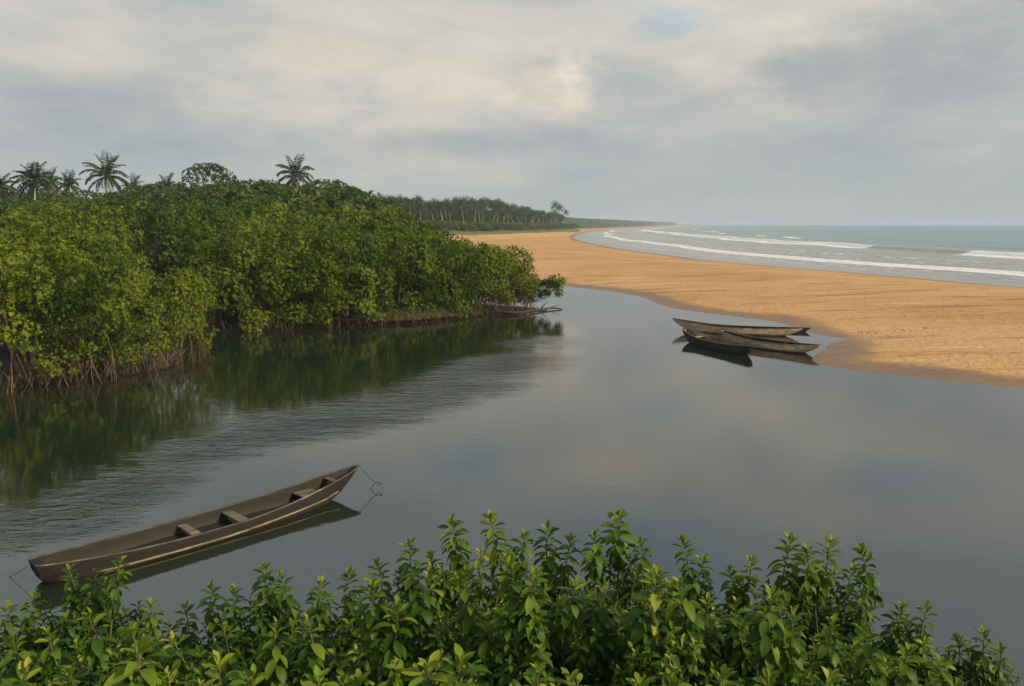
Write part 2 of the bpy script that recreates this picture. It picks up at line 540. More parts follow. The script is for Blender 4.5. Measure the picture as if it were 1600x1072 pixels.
def sand_material():
    m_, t, out = material('ground_cover')
    geo = t.n('ShaderNodeNewGeometry').outputs['Position']
    mudf = t.n('ShaderNodeAttribute', attribute_name='mud').outputs['Fac']
    grassf = t.n('ShaderNodeAttribute', attribute_name='grass').outputs['Fac']
    wetf = t.n('ShaderNodeAttribute', attribute_name='wet').outputs['Fac']
    streak = t.noise(t.scale(geo, (0.17, 0.85, 1), rot=R(16)), 0.60, 6, 0.62, 0.5)
    blot = t.noise(geo, 0.06, 4, 0.6, 0.5)
    fine = t.noise(geo, 9.0, 4, 0.7)
    speck = t.noise(geo, 2.2, 5, 0.7)
    dry = t.mix(t.step(blot, .35, .65), (0.43, 0.236, 0.086), (0.52, 0.304, 0.122))
    dry = t.mix(t.m('MULTIPLY', t.step(streak, .53, .66), 0.75), dry, (0.25, 0.12, 0.045))
    dry = t.mix(t.m('MULTIPLY', t.step(streak, .44, .30), 0.45), dry, (0.68, 0.45, 0.24))
    dry = t.mix(t.m('MULTIPLY', t.step(speck, .64, .74), 0.22), dry, (0.22, 0.12, 0.05))
    dry = t.mix(t.m('MULTIPLY', fine, 0.22), dry, (0.30, 0.16, 0.06))
    wn = t.noise(t.scale(geo, (1.0, .3, 1), rot=R(-20)), 0.35, 5, 0.6)
    wet = t.step(t.m('ADD', wetf, t.m('MULTIPLY', t.m('SUBTRACT', wn, .5), 0.9)), 0.30, 0.72)
    wet = t.m('MULTIPLY', wet, t.step(wetf, 0.02, 0.2))
    col = t.mix(t.m('MULTIPLY', wet, .8), dry, (0.15, 0.084, 0.040))
    col = t.mix(t.m('MULTIPLY', t.m('MULTIPLY', wet, t.step(speck, .45, .62)), .45), col, (0.11, 0.07, 0.035))
    mudc = t.mix(speck, (0.005, 0.004, 0.003), (0.013, 0.010, 0.007))
    gn = t.m('ADD', grassf, t.m('MULTIPLY', t.m('SUBTRACT', t.noise(geo, 0.12, 5, .7), .5), 1.3))
    gfac = t.m('MULTIPLY', t.step(gn, .42, .6), t.step(grassf, 0.02, .15))
    gcol = t.mix(t.noise(geo, .5, 5, .7), (0.055, 0.07, 0.02), (0.16, 0.15, 0.05))
    col = t.mix(gfac, col, gcol)
    col = t.mix(mudf, col, mudc)
    # relief
    foot = t.noise(geo, 1.6, 3, .6)
    vor = t.n('ShaderNodeTexVoronoi', feature='SMOOTH_F1', ins={'Vector': geo, 'Scale': 1.9, 'Smoothness': .4, 'Randomness': 1.0}).outputs['Distance']
    h = t.m('ADD', t.m('MULTIPLY', t.step(vor, .0, .35), t.step(foot, .45, .62)), t.m('MULTIPLY', fine, .25))
    h = t.m('ADD', h, t.m('MULTIPLY', streak, 1.6))
    drye = t.m('SUBTRACT', 1.0, t.m('MULTIPLY', wet, .75))
    bp = t.n('ShaderNodeBump', ins={'Strength': t.m('MULTIPLY', drye, .55), 'Distance': .07, 'Height': h})
    rough = t.m('SUBTRACT', .95, t.m('MULTIPLY', wet, .45))
    p = t.n('ShaderNodeBsdfPrincipled', ins={'Base Color': col, 'Roughness': rough, 'Specular IOR Level': .3, 'Normal': bp.outputs[0]})
    t.put(out.inputs['Surface'], p)
    return m_


def lagoon_material():
    m_, t, out = material('lagoon_water')
    geo = t.n('ShaderNodeNewGeometry').outputs['Position']
    murk = t.n('ShaderNodeAttribute', attribute_name='murk').outputs['Fac']
    band = t.n('ShaderNodeAttribute', attribute_name='breeze').outputs['Fac']
    patch = t.noise(t.scale(geo, (.5, 1, 1), rot=R(25)), .16, 4, .6, .8)
    patch2 = t.noise(t.scale(geo, (.35, 1, 1), rot=R(10), loc=(9, 4, 0)), .09, 3, .6, .5)
    amp = t.m('ADD', t.m('MULTIPLY', band, t.step(patch, .36, .60)), t.m('MULTIPLY', t.step(patch2, .5, .75), .05))
    amp = t.m('ADD', amp, .015)
    wob = t.noise(geo, .6, 2, .5, color=True)
    gw = t.v('ADD', geo, t.v('SCALE', wob, scale=.5))
    r1 = t.noise(t.scale(gw, (.55, 1.5, 1), rot=R(22)), 1.5, 3, .55, .35)
    r2 = t.noise(t.scale(gw, (.6, 1.3, 1), rot=R(-12)), 4.6, 3, .6, .2)
    h = t.m('ADD', t.m('MULTIPLY', r1, 1.0), t.m('MULTIPLY', r2, .5))
    bp = t.n('ShaderNodeBump', ins={'Strength': 1.0, 'Distance': t.m('MULTIPLY', amp, .22), 'Height': h})
    gl = t.n('ShaderNodeBsdfGlossy', ins={'Roughness': .03, 'Color': (1, 1, 1), 'Normal': bp.outputs[0]})
    deep = t.n('ShaderNodeBsdfDiffuse', ins={'Color': t.mix(t.noise(geo, .05, 3), (0.009, 0.015, 0.007), (0.015, 0.021, 0.013))})
    thru = t.n('ShaderNodeBsdfTransparent', ins={'Color': (.80, .72, .55)})
    body = t.n('ShaderNodeMixShader', ins={0: murk, 1: thru.outputs[0], 2: deep.outputs[0]})
    fr = t.n('ShaderNodeFresnel', ins={'IOR': 2.05, 'Normal': bp.outputs[0]})
    mx = t.n('ShaderNodeMixShader', ins={0: fr.outputs[0], 1: body.outputs[0], 2: gl.outputs[0]})
    t.put(out.inputs['Surface'], mx)
    return m_


def sea_material():
    m_, t, out = material('sea_water')
    geo = t.n('ShaderNodeNewGeometry').outputs['Position']
    foam = t.n('ShaderNodeAttribute', attribute_name='foam').outputs['Fac']
    off = t.n('ShaderNodeAttribute', attribute_name='offshore').outputs['Fac']
    n1 = t.noise(t.scale(geo, (1, .45, 1), rot=R(-14)), .5, 6, .7, .6)
    n2 = t.noise(geo, 1.8, 4, .7)
    fth = t.m('ADD', t.m('MULTIPLY', n1, .75), t.m('MULTIPLY', n2, .25))
    f = t.step(t.m('SUBTRACT', foam, fth), -.05, .17)
    r1 = t.noise(t.scale(geo, (1, .35, 1), rot=R(-14)), .35, 4, .6, .3)
    r2 = t.noise(t.scale(geo, (1, .5, 1), rot=R(-20)), 1.6, 3, .6)
    h = t.m('ADD', t.m('MULTIPLY', r1, .9), t.m('MULTIPLY', r2, .25))
    bp = t.n('ShaderNodeBump', ins={'Strength': .9, 'Distance': .45, 'Height': h})
    c = t.ramp(off, [(0.0, (0.27, 0.26, 0.23)), (0.25, (0.24, 0.28, 0.27)), (0.55, (0.13, 0.235, 0.22)), (1.0, (0.075, 0.21, 0.21))])
    var = t.noise(t.scale(geo, (1, .1, 1), rot=R(-14)), .02, 4, .6)
    c = t.mix(t.m('MULTIPLY', t.step(var, .45, .65), .3), c, (0.035, 0.085, 0.085))
    w_ = t.n('ShaderNodeBsdfPrincipled', ins={'Base Color': c, 'Roughness': .25, 'IOR': 1.33, 'Specular IOR Level': .32, 'Normal': bp.outputs[0]})
    fc = t.n('ShaderNodeBsdfDiffuse', ins={'Color': (.74, .72, .68), 'Normal': bp.outputs[0]})
    mx = t.n('ShaderNodeMixShader', ins={0: f, 1: w_.outputs[0], 2: fc.outputs[0]})
    t.put(out.inputs['Surface'], mx)
    return m_


def wood_material(name, dark, light, pale, paleamt=.4, wet_shade_line=0.12):
    m_, t, out = material(name)
    co = t.n('ShaderNodeTexCoord').outputs['Object']
    gr = t.noise(t.scale(co, (.35, 4, 4)), 5.0, 7, .7, .2)
    st = t.noise(t.scale(co, (.6, 1.6, 1.6), loc=(3, 3, 3)), 1.7, 6, .68, .5)
    sp = t.noise(co, 14, 5, .7)
    col = t.mix(t.step(gr, .34, .66), dark, light)
    col = t.mix(t.m('MULTIPLY', t.step(st, 1 - paleamt, 1.15 - paleamt), .75), col, pale)
    col = t.mix(t.m('MULTIPLY', t.step(st, .47, .34), .75), col, t.v('SCALE', col, scale=.35))
    col = t.mix(t.m('MULTIPLY', t.step(sp, .52, .64), .6), col, t.v('SCALE', col, scale=.4))
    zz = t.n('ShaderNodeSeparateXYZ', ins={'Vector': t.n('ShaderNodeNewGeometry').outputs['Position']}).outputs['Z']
    wet = t.step(t.m('ADD', zz, t.m('MULTIPLY', st, -.12)), wet_shade_line, wet_shade_line - .1)  # hulls: damp at the waterline; inner wood: shade painted in low down
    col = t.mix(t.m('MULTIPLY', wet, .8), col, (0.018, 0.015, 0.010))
    hh = t.m('ADD', gr, t.m('MULTIPLY', sp, .5))
    bp = t.n('ShaderNodeBump', ins={'Strength': .6, 'Distance': .012, 'Height': hh})
    p = t.n('ShaderNodeBsdfPrincipled', ins={'Base Color': col, 'Roughness': .72, 'Specular IOR Level': .3, 'Normal': bp.outputs[0]})
    t.put(out.inputs['Surface'], p)
    return m_


M_SAND = sand_material()
M_LAG = lagoon_material()
M_SEA = sea_material()
M_HULL = wood_material('weathered_hull_wood', (0.007, 0.006, 0.005), (0.017, 0.014, 0.011), (0.070, 0.055, 0.036), .40)
M_INNER = wood_material('grey_inner_wood', (0.016, 0.0135, 0.011), (0.036, 0.031, 0.025), (0.10, 0.085, 0.064), .42, .28)  # last value: height below which the canoe floor's shade is painted in
M_STRIP = wood_material('bare_wood_strip', (0.07, 0.054, 0.032), (0.20, 0.155, 0.09), (0.30, 0.235, 0.14), .5, -1)
M_PLANK = wood_material('seat_plank_wood', (0.08, 0.062, 0.043), (0.20, 0.16, 0.11), (0.30, 0.25, 0.18), .45, -1)
M_RIM = wood_material('worn_rim_wood', (0.035, 0.028, 0.021), (0.11, 0.09, 0.066), (0.24, 0.20, 0.15), .45, -1)
M_BLACK = wood_material('tarred_hull_wood', (0.008, 0.008, 0.007), (0.022, 0.020, 0.016), (0.06, 0.05, 0.035), .3)
M_TAN = wood_material('bleached_hull_wood', (0.20, 0.14, 0.085), (0.52, 0.38, 0.22), (0.66, 0.50, 0.31), .5, .08)
M_TANIN = wood_material('bleached_inner_wood', (0.06, 0.046, 0.03), (0.24, 0.19, 0.12), (0.50, 0.42, 0.29), .48, -1)
M_ROPE = bark_material('rope_fibre', (0.03, 0.026, 0.02), (0.10, 0.085, 0.06), 30)


# ------------------------------------------------------------------ ground, lagoon, sea
def graded(lo, hi, step, left, right, g=1.05):
    c = list(np.arange(lo, hi, step))
    s, x = step, c[-1]
    while x < right:
        s *= g; x += s; c.append(x)
    s, x = step, c[0]
    while x > left:
        s *= g; x -= s; c.insert(0, x)
    return np.array(c)


def grid_faces(nx, ny):
    i, j = np.meshgrid(np.arange(nx - 1), np.arange(ny - 1), indexing='ij')
    a = i * ny + j
    return np.stack([a, a + ny, a + ny + 1, a + 1], -1).reshape(-1, 4)


gx_ = graded(-40, 66, .55, -9000, 9000, 1.08)
gy_ = graded(6, 110, .6, -250, 12500, 1.035)
XX, YY = np.meshgrid(gx_, gy_, indexing='ij')
XX = XX + np.clip(np.interp(YY, _dy, _dx) - 32.0, 0, None) * sstep(YY, 250, 400)
ZZ, DL, DS, ZM, ZB, GL = ground_z(XX.ravel(), YY.ravel())
x_, y_ = XX.ravel(), YY.ravel()
mud = np.clip(ZM + ZB, 0, 1)
mud = np.where(DL < 0, np.where((x_ < 6) | (y_ < 20), 1, 0), mud)
mud = np.where((y_ > 60) & (x_ > 6), 0, mud)
grass = sstep(GL, -14, -4) * (y_ > 200) * (y_ < 1400)
grass = np.maximum(grass, (y_ >= 900) * sstep(DS, 40, 90))
wl = np.clip(1 - DL / 5.0, 0, 1)
wet = np.maximum(wl, np.clip(1 - DS / 5.0, 0, 1))
wet = np.where((DL < 0) | (DS < 0), 1, wet)
# low wet channel in the sand beside the beached canoes
wet = np.maximum(wet, .5 * np.exp(-((x_ - 24.5) / 5) ** 2 - ((y_ - 52 + (x_ - 22) * .1) / 1.6) ** 2))
ZZ = ZZ - .10 * np.exp(-((x_ - 24.5) / 5) ** 2 - ((y_ - 52 + (x_ - 22) * .1) / 1.3) ** 2) * (DL > 0)
g_me = raw_mesh('sand_ground', np.stack([x_, y_, ZZ], 1), grid_faces(*XX.shape), True, {'mud': mud, 'grass': grass, 'wet': wet})
ground = tag(link('ground', g_me, None, [M_SAND]), 'golden sand beach, mangrove mud and grassy bank', kind='structure')

lx = graded(-28, 30, .5, -135, 96, 1.05); ly = graded(8, 75, .5, -25, 112, 1.05)
LX, LY = np.meshgrid(lx, ly, indexing='ij')
lz, ldl, lds, lzm, lzb, _ = ground_z(LX.ravel(), LY.ravel())
keep = (ldl < 2.6) & (lds > 8)
lf = grid_faces(*LX.shape)
lf = lf[keep[lf].all(1)]
depth = np.clip(-lz, 0, 3)
murk = 1 - np.exp(-depth / 0.13)
murk = np.where((LX.ravel() < 6) & (LY.ravel() < 76), 1, murk)
bl = [G(-80, 850), G(130, 812), G(240, 735), G(360, 690), G(520, 660), G(660, 628), G(780, 585), G(850, 540)]
bd = seg_dist(LX.ravel(), LY.ravel(), bl, False)
wid = np.interp(LY.ravel(), [16, 30, 45, 60], [1.1, 1.7, 2.4, 2.8])
breeze = np.exp(-(bd / wid) ** 2)
l_me = raw_mesh('lagoon_surface', np.stack([LX.ravel(), LY.ravel(), LX.ravel() * 0], 1), lf, True, {'murk': murk, 'breeze': breeze})
tag(link('lagoon_water', l_me, None, [M_LAG]), 'calm dark lagoon mirroring sky and mangroves', kind='structure')

# sea in shore-following coordinates
sd = np.concatenate([np.arange(-9, 130, .8), 130 + np.cumsum(.8 * 1.055 ** np.arange(1, 130))])
sd = sd[sd < 14000]
svv = np.concatenate([np.arange(-200, 60, 6.0), np.arange(60, 420, 1.1), 420 + np.cumsum(1.1 * 1.022 ** np.arange(1, 260))])
svv = svv[svv < 12400]
D_, V_ = np.meshgrid(sd, svv, indexing='ij')
SX = shore(V_) + D_
d_, v_ = D_.ravel(), V_.ravel()


def ridge(center, width, amp, lo=.6):
    x = d_ - center
    return amp * np.where(x < 0, np.exp(-(x / (width * lo)) ** 2), np.exp(-(x / (width * 1.5)) ** 2))


m1 = fbm(v_ / 60, v_ * 0, 3, 21); m2 = fbm(v_ / 34, v_ * 0, 3, 31)
c1 = 24 + (m1 - .5) * 12 - 3 * sstep(v_, 400, 900)
c2 = 80 + (m2 - .5) * 16 - 22 * sstep(v_, 450, 1000)
c3 = 116 + (fbm(v_ / 50, v_ * 0, 3, 41) - .5) * 20
c4 = 47 + (fbm(v_ / 50, v_ * 0, 3, 51) - .5) * 12
b1 = np.where(v_ < 80, .6, 1.0)
brk2 = np.clip(sstep(v_, 206, 196) * sstep(v_, 120, 150) + sstep(v_, 244, 256), 0, 1)       # white where it has broken
amp2 = .95
z_ = ridge(c1, 1.8, .38) * b1 + ridge(c2, 3.2, amp2) + ridge(c3, 5, .5) * sstep(v_, 150, 240) + ridge(c4, 2.5, .18)
z_ += ridge(160 + (m1 - .5) * 30, 8, .3) + ridge(230 + (m2 - .5) * 40, 10, .3)
far = 1 / (1 + np.maximum(d_, 0) / 1500.0)
z_ += .12 * (fbm((SX.ravel()) / 9, v_ / 20, 3, 60) - .5) * sstep(d_, 6, 40)
z_ += .5 * (fbm((SX.ravel()) / 40, v_ / 130, 3, 70) - .5) * sstep(d_, 90, 300)
z_ = z_ * sstep(d_, 1, 9)
fo = 0.88 * np.exp(-((d_ - c1 + 1.2) / 2.4) ** 2)
fo = np.maximum(fo, .62 * np.exp(-np.clip(c1 - d_, 0, 99) / 5.0) * (d_ < c1) * .9)
fo = np.maximum(fo, 1.05 * brk2 * np.where(d_ < c2, np.exp(-((c2 - d_) / 8.0) ** 2), np.exp(-((d_ - c2) / 1.3) ** 2)))
fo = np.maximum(fo, .66 * brk2 * (d_ < c2) * np.exp(-np.clip(c2 - d_ - 4, 0, 99) / 14))
fo = np.maximum(fo, .50 * np.exp(-((d_ - c4) / 4.0) ** 2))
fo = np.maximum(fo, .75 * np.exp(-((d_ - c3 + 2) / 3.0) ** 2) * sstep(v_, 300, 380) * sstep(m2, .45, .6))
fo = np.maximum(fo, .55 * np.exp(-np.abs(d_ - 1.2) / .9))
fo = np.maximum(fo, .455 * sstep(d_, 2, 8) * sstep(d_, 74, 50))
fo = np.clip(fo, 0, 1.2)
off = np.clip(sstep(d_, 10, 500) * .6 + sstep(d_, 70, 130) * .4, 0, 1)
s_me = raw_mesh('sea_surface', np.stack([SX.ravel(), v_, z_ - .01], 1), grid_faces(*D_.shape), True, {'foam': fo, 'offshore': off})
tag(link('sea', s_me, None, [M_SEA]), 'grey green sea with white breakers', kind='structure')

# ------------------------------------------------------------------ leaf templates
DIA_V = np.array([(0, 0, 0), (-.24, .5, .07), (.24, .5, .07), (0, 1, -.04)], float)
DIA_F = np.array([(0, 3, 1), (0, 2, 3)])


def rosette_leaves(mb, c, ax, size, k=6, spread=(35, 80), base=.5, var=.25):
    """whorls of leaves at points c round axes ax"""
    N = len(c)
    if N == 0:
        return
    ax = ax / (np.linalg.norm(ax, axis=1)[:, None] + 1e-9)
    ref = np.where(abs(ax[:, 2:3]) < .9, np.array([[0, 0, 1.0]]), np.array([[1.0, 0, 0]]))
    u = np.cross(ax, ref); u /= np.linalg.norm(u, axis=1)[:, None]
    q = np.cross(ax, u)
    tint = RNG.normal(0, var * .5, N)
    for i in range(k):
        an = i * 2 * PI / k + RNG.random(N) * 1.0
        sp = np.radians(RNG.uniform(spread[0], spread[1], N))
        d = ax * np.cos(sp)[:, None] + (u * np.cos(an)[:, None] + q * np.sin(an)[:, None]) * np.sin(sp)[:, None]
        s = size * RNG.uniform(.7, 1.2, N)
        mb.scatter(DIA_V, DIA_F, c + d * size * .05, frames(d, ax + RNG.normal(0, .15, (N, 3)), s), base + tint + RNG.normal(0, var * .35, N))


def rand_dirs(n):
    v = RNG.normal(size=(n, 3))
    return v / np.linalg.norm(v, axis=1)[:, None]


def crown(lobes, spacing, size, k=6, base=.5, var=.3, zmin=-99, jitter=.35, hang=0.0):
    """leaf whorls on the outer shells of many lobes (cx,cy,cz,rx,rz)"""
    mb = MB()
    L = np.array(lobes, float)
    for i, (cx, cy, cz, rx, rz) in enumerate(lobes):
        n = int(4 * PI * ((rx * rx + 2 * rx * rz) / 3) / spacing ** 2)
        d = rand_dirs(n)
        rr = 1 - abs(RNG.normal(0, .16, n))
        rr *= 1 + .22 * (vnoise(d[:, 0] * 3 + i, d[:, 1] * 3 + d[:, 2] * 3, i) - .5) * 2
        p = np.stack([cx + d[:, 0] * rx * rr, cy + d[:, 1] * rx * rr, cz + d[:, 2] * rz * rr], 1)
        keep = np.ones(n, bool)
        for j, (qx, qy, qz, sx, sz) in enumerate(lobes):
            if j == i:
                continue
            e = ((p[:, 0] - qx) / sx) ** 2 + ((p[:, 1] - qy) / sx) ** 2 + ((p[:, 2] - qz) / sz) ** 2
            keep &= e > .55
        keep &= p[:, 2] > zmin + RNG.random(n) * .6
        gap = fbm(p[:, 0] * .9 + 5, p[:, 1] * .9 + p[:, 2] * .9, 3, 11)
        keep &= gap > .36
        keep &= (d[:, 2] > -.75) | (RNG.random(n) < .4)
        p, d = p[keep], d[keep]
        ax = d + np.array([0, 0, .55 - hang]) + RNG.normal(0, jitter, d.shape)
        rosette_leaves(mb, p, ax, size, k, base=base + RNG.normal(0, .09), var=var)
    return mb


def limb_tubes(mb, starts_ends, r0, r1, bend=.2, sides=5, seg=6):
    for a, b in starts_ends:
        a = np.array(a, float); b = np.array(b, float)
        L = np.linalg.norm(b - a)
        m_ = (a + b) / 2 + RNG.normal(0, bend * L * .5, 3)
        t = np.linspace(0, 1, seg)[:, None]
        pts = a * (1 - t) ** 2 + 2 * m_ * t * (1 - t) + b * t ** 2
        pts[1:-1] += RNG.normal(0, .02 * L, (seg - 2, 3))
        mb.tube(pts, np.linspace(r0, r1, seg), sides)


# ------------------------------------------------------------------ mangrove trees
def make_mangrove(H=7.0, rad=3.2, nlobes=22, leaf=.165, spacing=.245, roots=9, low=.45, limbs=12, base=.5, skirt=.5):
    root = empty('mangrove_tree', (0, 0, 0))
    lobes = []
    for i in range(nlobes):
        a = i * 2.399 + RNG.random() * .5
        t = (i + .5) / nlobes
        rr = rad * .86 * math.sqrt(t)
        rx = RNG.choice([.55, .85, 1.2, 1.5]) * RNG.uniform(.85, 1.15) * rad / 3.2
        top = H - rx * .9 - (H - low - 1.6) * (rr / rad) ** 2.2 * RNG.uniform(.3, 1.0) - RNG.uniform(0, .7)
        lobes.append((rr * math.cos(a), rr * math.sin(a), top, rx, rx * RNG.uniform(.75, .95)))
    for i in range(int(nlobes * skirt)):                       # skirt of foliage that hangs to the water
        a = i * 2 * PI / int(nlobes * skirt) * (1 if skirt < .6 else 2) + RNG.random() * .4
        rr = rad * RNG.uniform(.72, .95)
        lobes.append((rr * math.cos(a), rr * math.sin(a), RNG.uniform(low + .5, low + (H - low) * .5), RNG.uniform(.55, 1.05), RNG.uniform(.5, .95)))
    crown(lobes, spacing, leaf, 6, base=base, zmin=low - .4, var=.16).build('crown', M_MANG, root)
    tb = MB()
    for k in range(3):
        a = RNG.random() * 6.28
        top = np.array([math.cos(a) * rad * .35, math.sin(a) * rad * .35, H * .75])
        limb_tubes(tb, [((math.cos(a) * .3, math.sin(a) * .3, .3), top)], .085, .04, .22, 6)
        se = []
        for q in range(limbs // 3):
            j = int(RNG.integers(len(lobes)))
            l = lobes[j]
            e = np.array(l[:3]); e = e * np.array([1.12, 1.12, 1]) + np.array([0, 0, l[4] * .6])
            se.append((top * RNG.uniform(.35, .95), e))
        limb_tubes(tb, se, .035, .014, .25, 4)
    tb.build('trunk', M_BARK, root)
    for k in range(roots):
        a = k * 6.28 / roots + RNG.random() * .5
        r0, r1 = rad * RNG.uniform(.35, .7), rad * RNG.uniform(.75, 1.0)
        rb = MB()
        h0 = RNG.uniform(.9, 2.4)
        t = np.linspace(0, 1, 7)
        pr = r0 + (r1 - r0) * t ** .8
        wob = np.cumsum(RNG.normal(0, .07, 7))
        pts = np.stack([np.cos(a + wob * .3) * pr, np.sin(a + wob * .3) * pr, h0 * (1 - t ** 1.7) - .25 * t], 1)
        rb.tube(pts, np.linspace(.038, .024, 7), 5)
        for _ in range(3):
            s = pts[int(RNG.integers(2, 5))]
            e = s + np.array([RNG.normal(0, .35), RNG.normal(0, .35), -s[2] - .25])
            limb_tubes(rb, [(s, e)], .026, .014, .15, 4, 4)
        rb.build('prop_root', M_ROOT, root)
    if roots:
        fb = MB()
        se = []
        for _ in range(70):
            a = RNG.random() * 6.28
            rr = rad * RNG.uniform(.55, 1.0)
            s = np.array([math.cos(a) * rr, math.sin(a) * rr, RNG.uniform(.3, 1.3)])
            e = s + np.array([RNG.normal(0, .4), RNG.normal(0, .4), 0]); e[2] = -.2
            se.append((s, e))
        limb_tubes(fb, se, .016, .010, .2, 3, 4)
        tag(fb.build('root_tangle', M_ROOT, root), kind='stuff')
    return root


front_protos = [make_mangrove(7.0, 3.0, 24, base=.52), make_mangrove(6.4, 3.2, 26, base=.46), make_mangrove(7.6, 2.9, 24, base=.50)]
hang_protos = [make_mangrove(7.0, 3.1, 24, base=.50, roots=4, low=-.15, skirt=1.0), make_mangrove(6.6, 3.3, 24, base=.46, roots=4, low=-.15, skirt=1.0)]
back_protos = [make_mangrove(8.0, 3.6, 24, leaf=.26, spacing=.36, roots=0, base=.50, limbs=6), make_mangrove(7.5, 4.0, 26, leaf=.26, spacing=.36, roots=0, base=.42, limbs=6)]
register(None)
_used = set()


def place(proto, x, y, z, rz, s, label, cat, group=None):
    if proto.name in _used:
        o = copy_tree(proto)
    else:
        o = proto
        _used.add(proto.name)
    o.location = (x, y, z); o.rotation_euler = (0, 0, rz)
    o.scale = s if isinstance(s, tuple) else (s, s, s)
    for k in ('label', 'category', 'group'):
        if k in o: del o[k]
    tag(o, label, cat, group)
    return o


def tree_at(proto, H, px, Y, top, wx, label, cat, group=None, rz=None):
    """a tree Y metres off whose top reaches picture height `top`; wx = width factor on its height scale"""
    x, zt = at(px, top, Y)
    g = gz(x, Y)
    s = (zt - g) / H
    sx = s * wx
    return place(proto, x, Y, g - .05, RNG.random() * 6.28 if rz is None else rz, (sx, sx, s), label, cat, group)


HP = hang_protos
F = front_protos
mang = [
    (F[0], 7.0, 15, 37.2, 352, .92, 'mangrove at the left picture edge with tall bare prop roots standing in the water'),
    (F[1], 6.4, 110, 38.9, 385, .95, 'mangrove with pale stilt roots, just right of the one at the left edge'),
    (F[2], 7.6, 195, 41.0, 385, .90, 'mangrove in the middle of the near left clump with pale forked branch showing'),
    (F[0], 7.0, 266, 43.6, 402, .80, 'yellow green mangrove whose crown bulges over the water at the end of the near clump'),
    (HP[1], 6.6, 375, 58.8, 345, 1.0, 'mangrove at the dark notch, first of the far clump'),
    (HP[0], 7.0, 452, 59.4, 332, 1.0, 'broad mangrove in the middle of the far clump reaching down to the water'),
    (HP[1], 6.6, 535, 60.8, 338, 1.0, 'mangrove left of the small grassy ledge'),
    (HP[0], 7.0, 612, 64.5, 334, .98, 'tall round topped mangrove standing behind the grassy ledge'),
    (HP[1], 6.6, 690, 66.5, 362, 1.05, 'lower mangrove right of the grassy ledge with thin arching roots'),
    (F[0], 7.0, 752, 68.5, 369, 1.0, 'mangrove near the point with its dark crown cut against the sand'),
    (F[1], 6.4, 795, 70.0, 380, .88, 'last mangrove at the point, beside the fallen log'),
]
for p_, H, px, Y, top, wx, lab in mang:
    tree_at(p_, H, px, Y, top, wx, lab, 'mangrove tree')
B = back_protos
for px, Y, top, lab in [(560, 63.5, 440, 'low mangrove bush behind the left end of the grassy ledge'), (640, 66.5, 435, 'low mangrove bush in the shade behind the grassy ledge'),
                        (700, 69, 432, 'low mangrove bush right of the ledge under taller crowns'), (745, 71, 436, 'low mangrove bush near the point between two thin trunks'), (800, 72.5, 440, 'low mangrove bush at the point behind the fallen log'),
                        (350, 61, 430, 'low mangrove bush filling the dark notch between the clumps'), (430, 62, 440, 'low mangrove bush under the broad crown of the far clump')]:
    tree_at(B[0], 8.0, px, Y, top, 1.7, lab, 'mangrove bush')
MARKS = [(-45, 'cut by the left picture edge'), (20, 'below the left edge palm'), (60, 'below the bushy crowned palm'), (100, 'below the narrow dark palms'), (150, 'below the tall pale trunked palm'),
         (195, 'right of the tall pale trunked palm'), (240, 'left of the open crowned tree'), (292, 'left under the open crowned tree'), (335, 'under the open crowned tree'), (375, 'right of the open crowned tree'),
         (415, 'left of the lone palm'), (450, 'under the lone palm'), (495, 'right of the lone palm'), (540, 'under the dark open skyline tree'), (585, 'where forest meets grove'),
         (620, 'behind the round topped mangrove'), (665, 'at the start of the sand behind'), (720, 'above the right end of the ledge'), (780, 'just behind the point')]
SEEN = {}


def where(px, lead):
    w_ = min(MARKS, key=lambda m_: abs(m_[0] - px))[1]
    lab = lead + ' ' + w_
    SEEN[lab] = SEEN.get(lab, 0) + 1
    return lab if SEEN[lab] == 1 else lab + (', farther one' if SEEN[lab] == 2 else ', farthest of three')


back = [(-40, 48, 345), (60, 47, 340), (140, 48, 350), (345, 68, 352), (720, 71, 370), (775, 74, 380), (672, 70, 362),
        (-60, 60, 322), (30, 60, 325), (110, 58, 320), (345, 80, 330), (340, 70, 322), (395, 68, 326), (440, 72, 318),
        (500, 70, 328), (560, 72, 326), (612, 74, 326), (655, 76, 352),
        (-20, 76, 312), (60, 78, 310), (140, 76, 308), (220, 80, 306), (300, 84, 306), (370, 84, 308), (430, 88, 304), (490, 88, 308), (545, 86, 318)]
for i, (px, Y, top) in enumerate(back):
    tree_at(B[i % 2], (8.0, 7.5)[i % 2], px + RNG.normal(0, 4), Y, top + RNG.normal(0, 5), RNG.uniform(.8, 1.05), where(px, 'mangrove crown in the ' + ('second near row' if Y < 55 else 'middle rows' if Y < 75 else 'rearmost row')), 'mangrove tree', 'mangroves massed behind the waterside row')


# ------------------------------------------------------------------ forest behind
def make_broadleaf(H=10., rad=4.5, n=16, leaf=.42, spacing=.6, flat=.6, open_=False, mat=None, base=.45):
    root = empty('broadleaf_tree', (0, 0, 0))
    lobes = []
    for i in range(n):
        a = i * 2.399 + RNG.random()
        rr = rad * math.sqrt((i + .5) / n) * .8
        z = H - 1.0 - (H * .45) * (rr / rad) ** 2 * RNG.uniform(.5, 1.1)
        rx = RNG.uniform(.8, 1.3) * (rad / 4.5) * (1.35 if not open_ else .8)
        lobes.append((rr * math.cos(a), rr * math.sin(a), z, rx, rx * flat))
    crown(lobes, spacing, leaf, 5, base=base, zmin=H * .15).build('crown', mat or M_FOREST, root)
    tb = MB()
    limb_tubes(tb, [((0, 0, 0), (RNG.normal(0, .3), RNG.normal(0, .3), H * .6))], .24, .12, .05, 7)
    limb_tubes(tb, [((0, 0, H * RNG.uniform(.3, .58)), (l[0], l[1], l[2])) for l in lobes[::1 if open_ else 2]], .10, .03, .12, 5)
    tb.build('trunk', M_BARK, root)
    return root


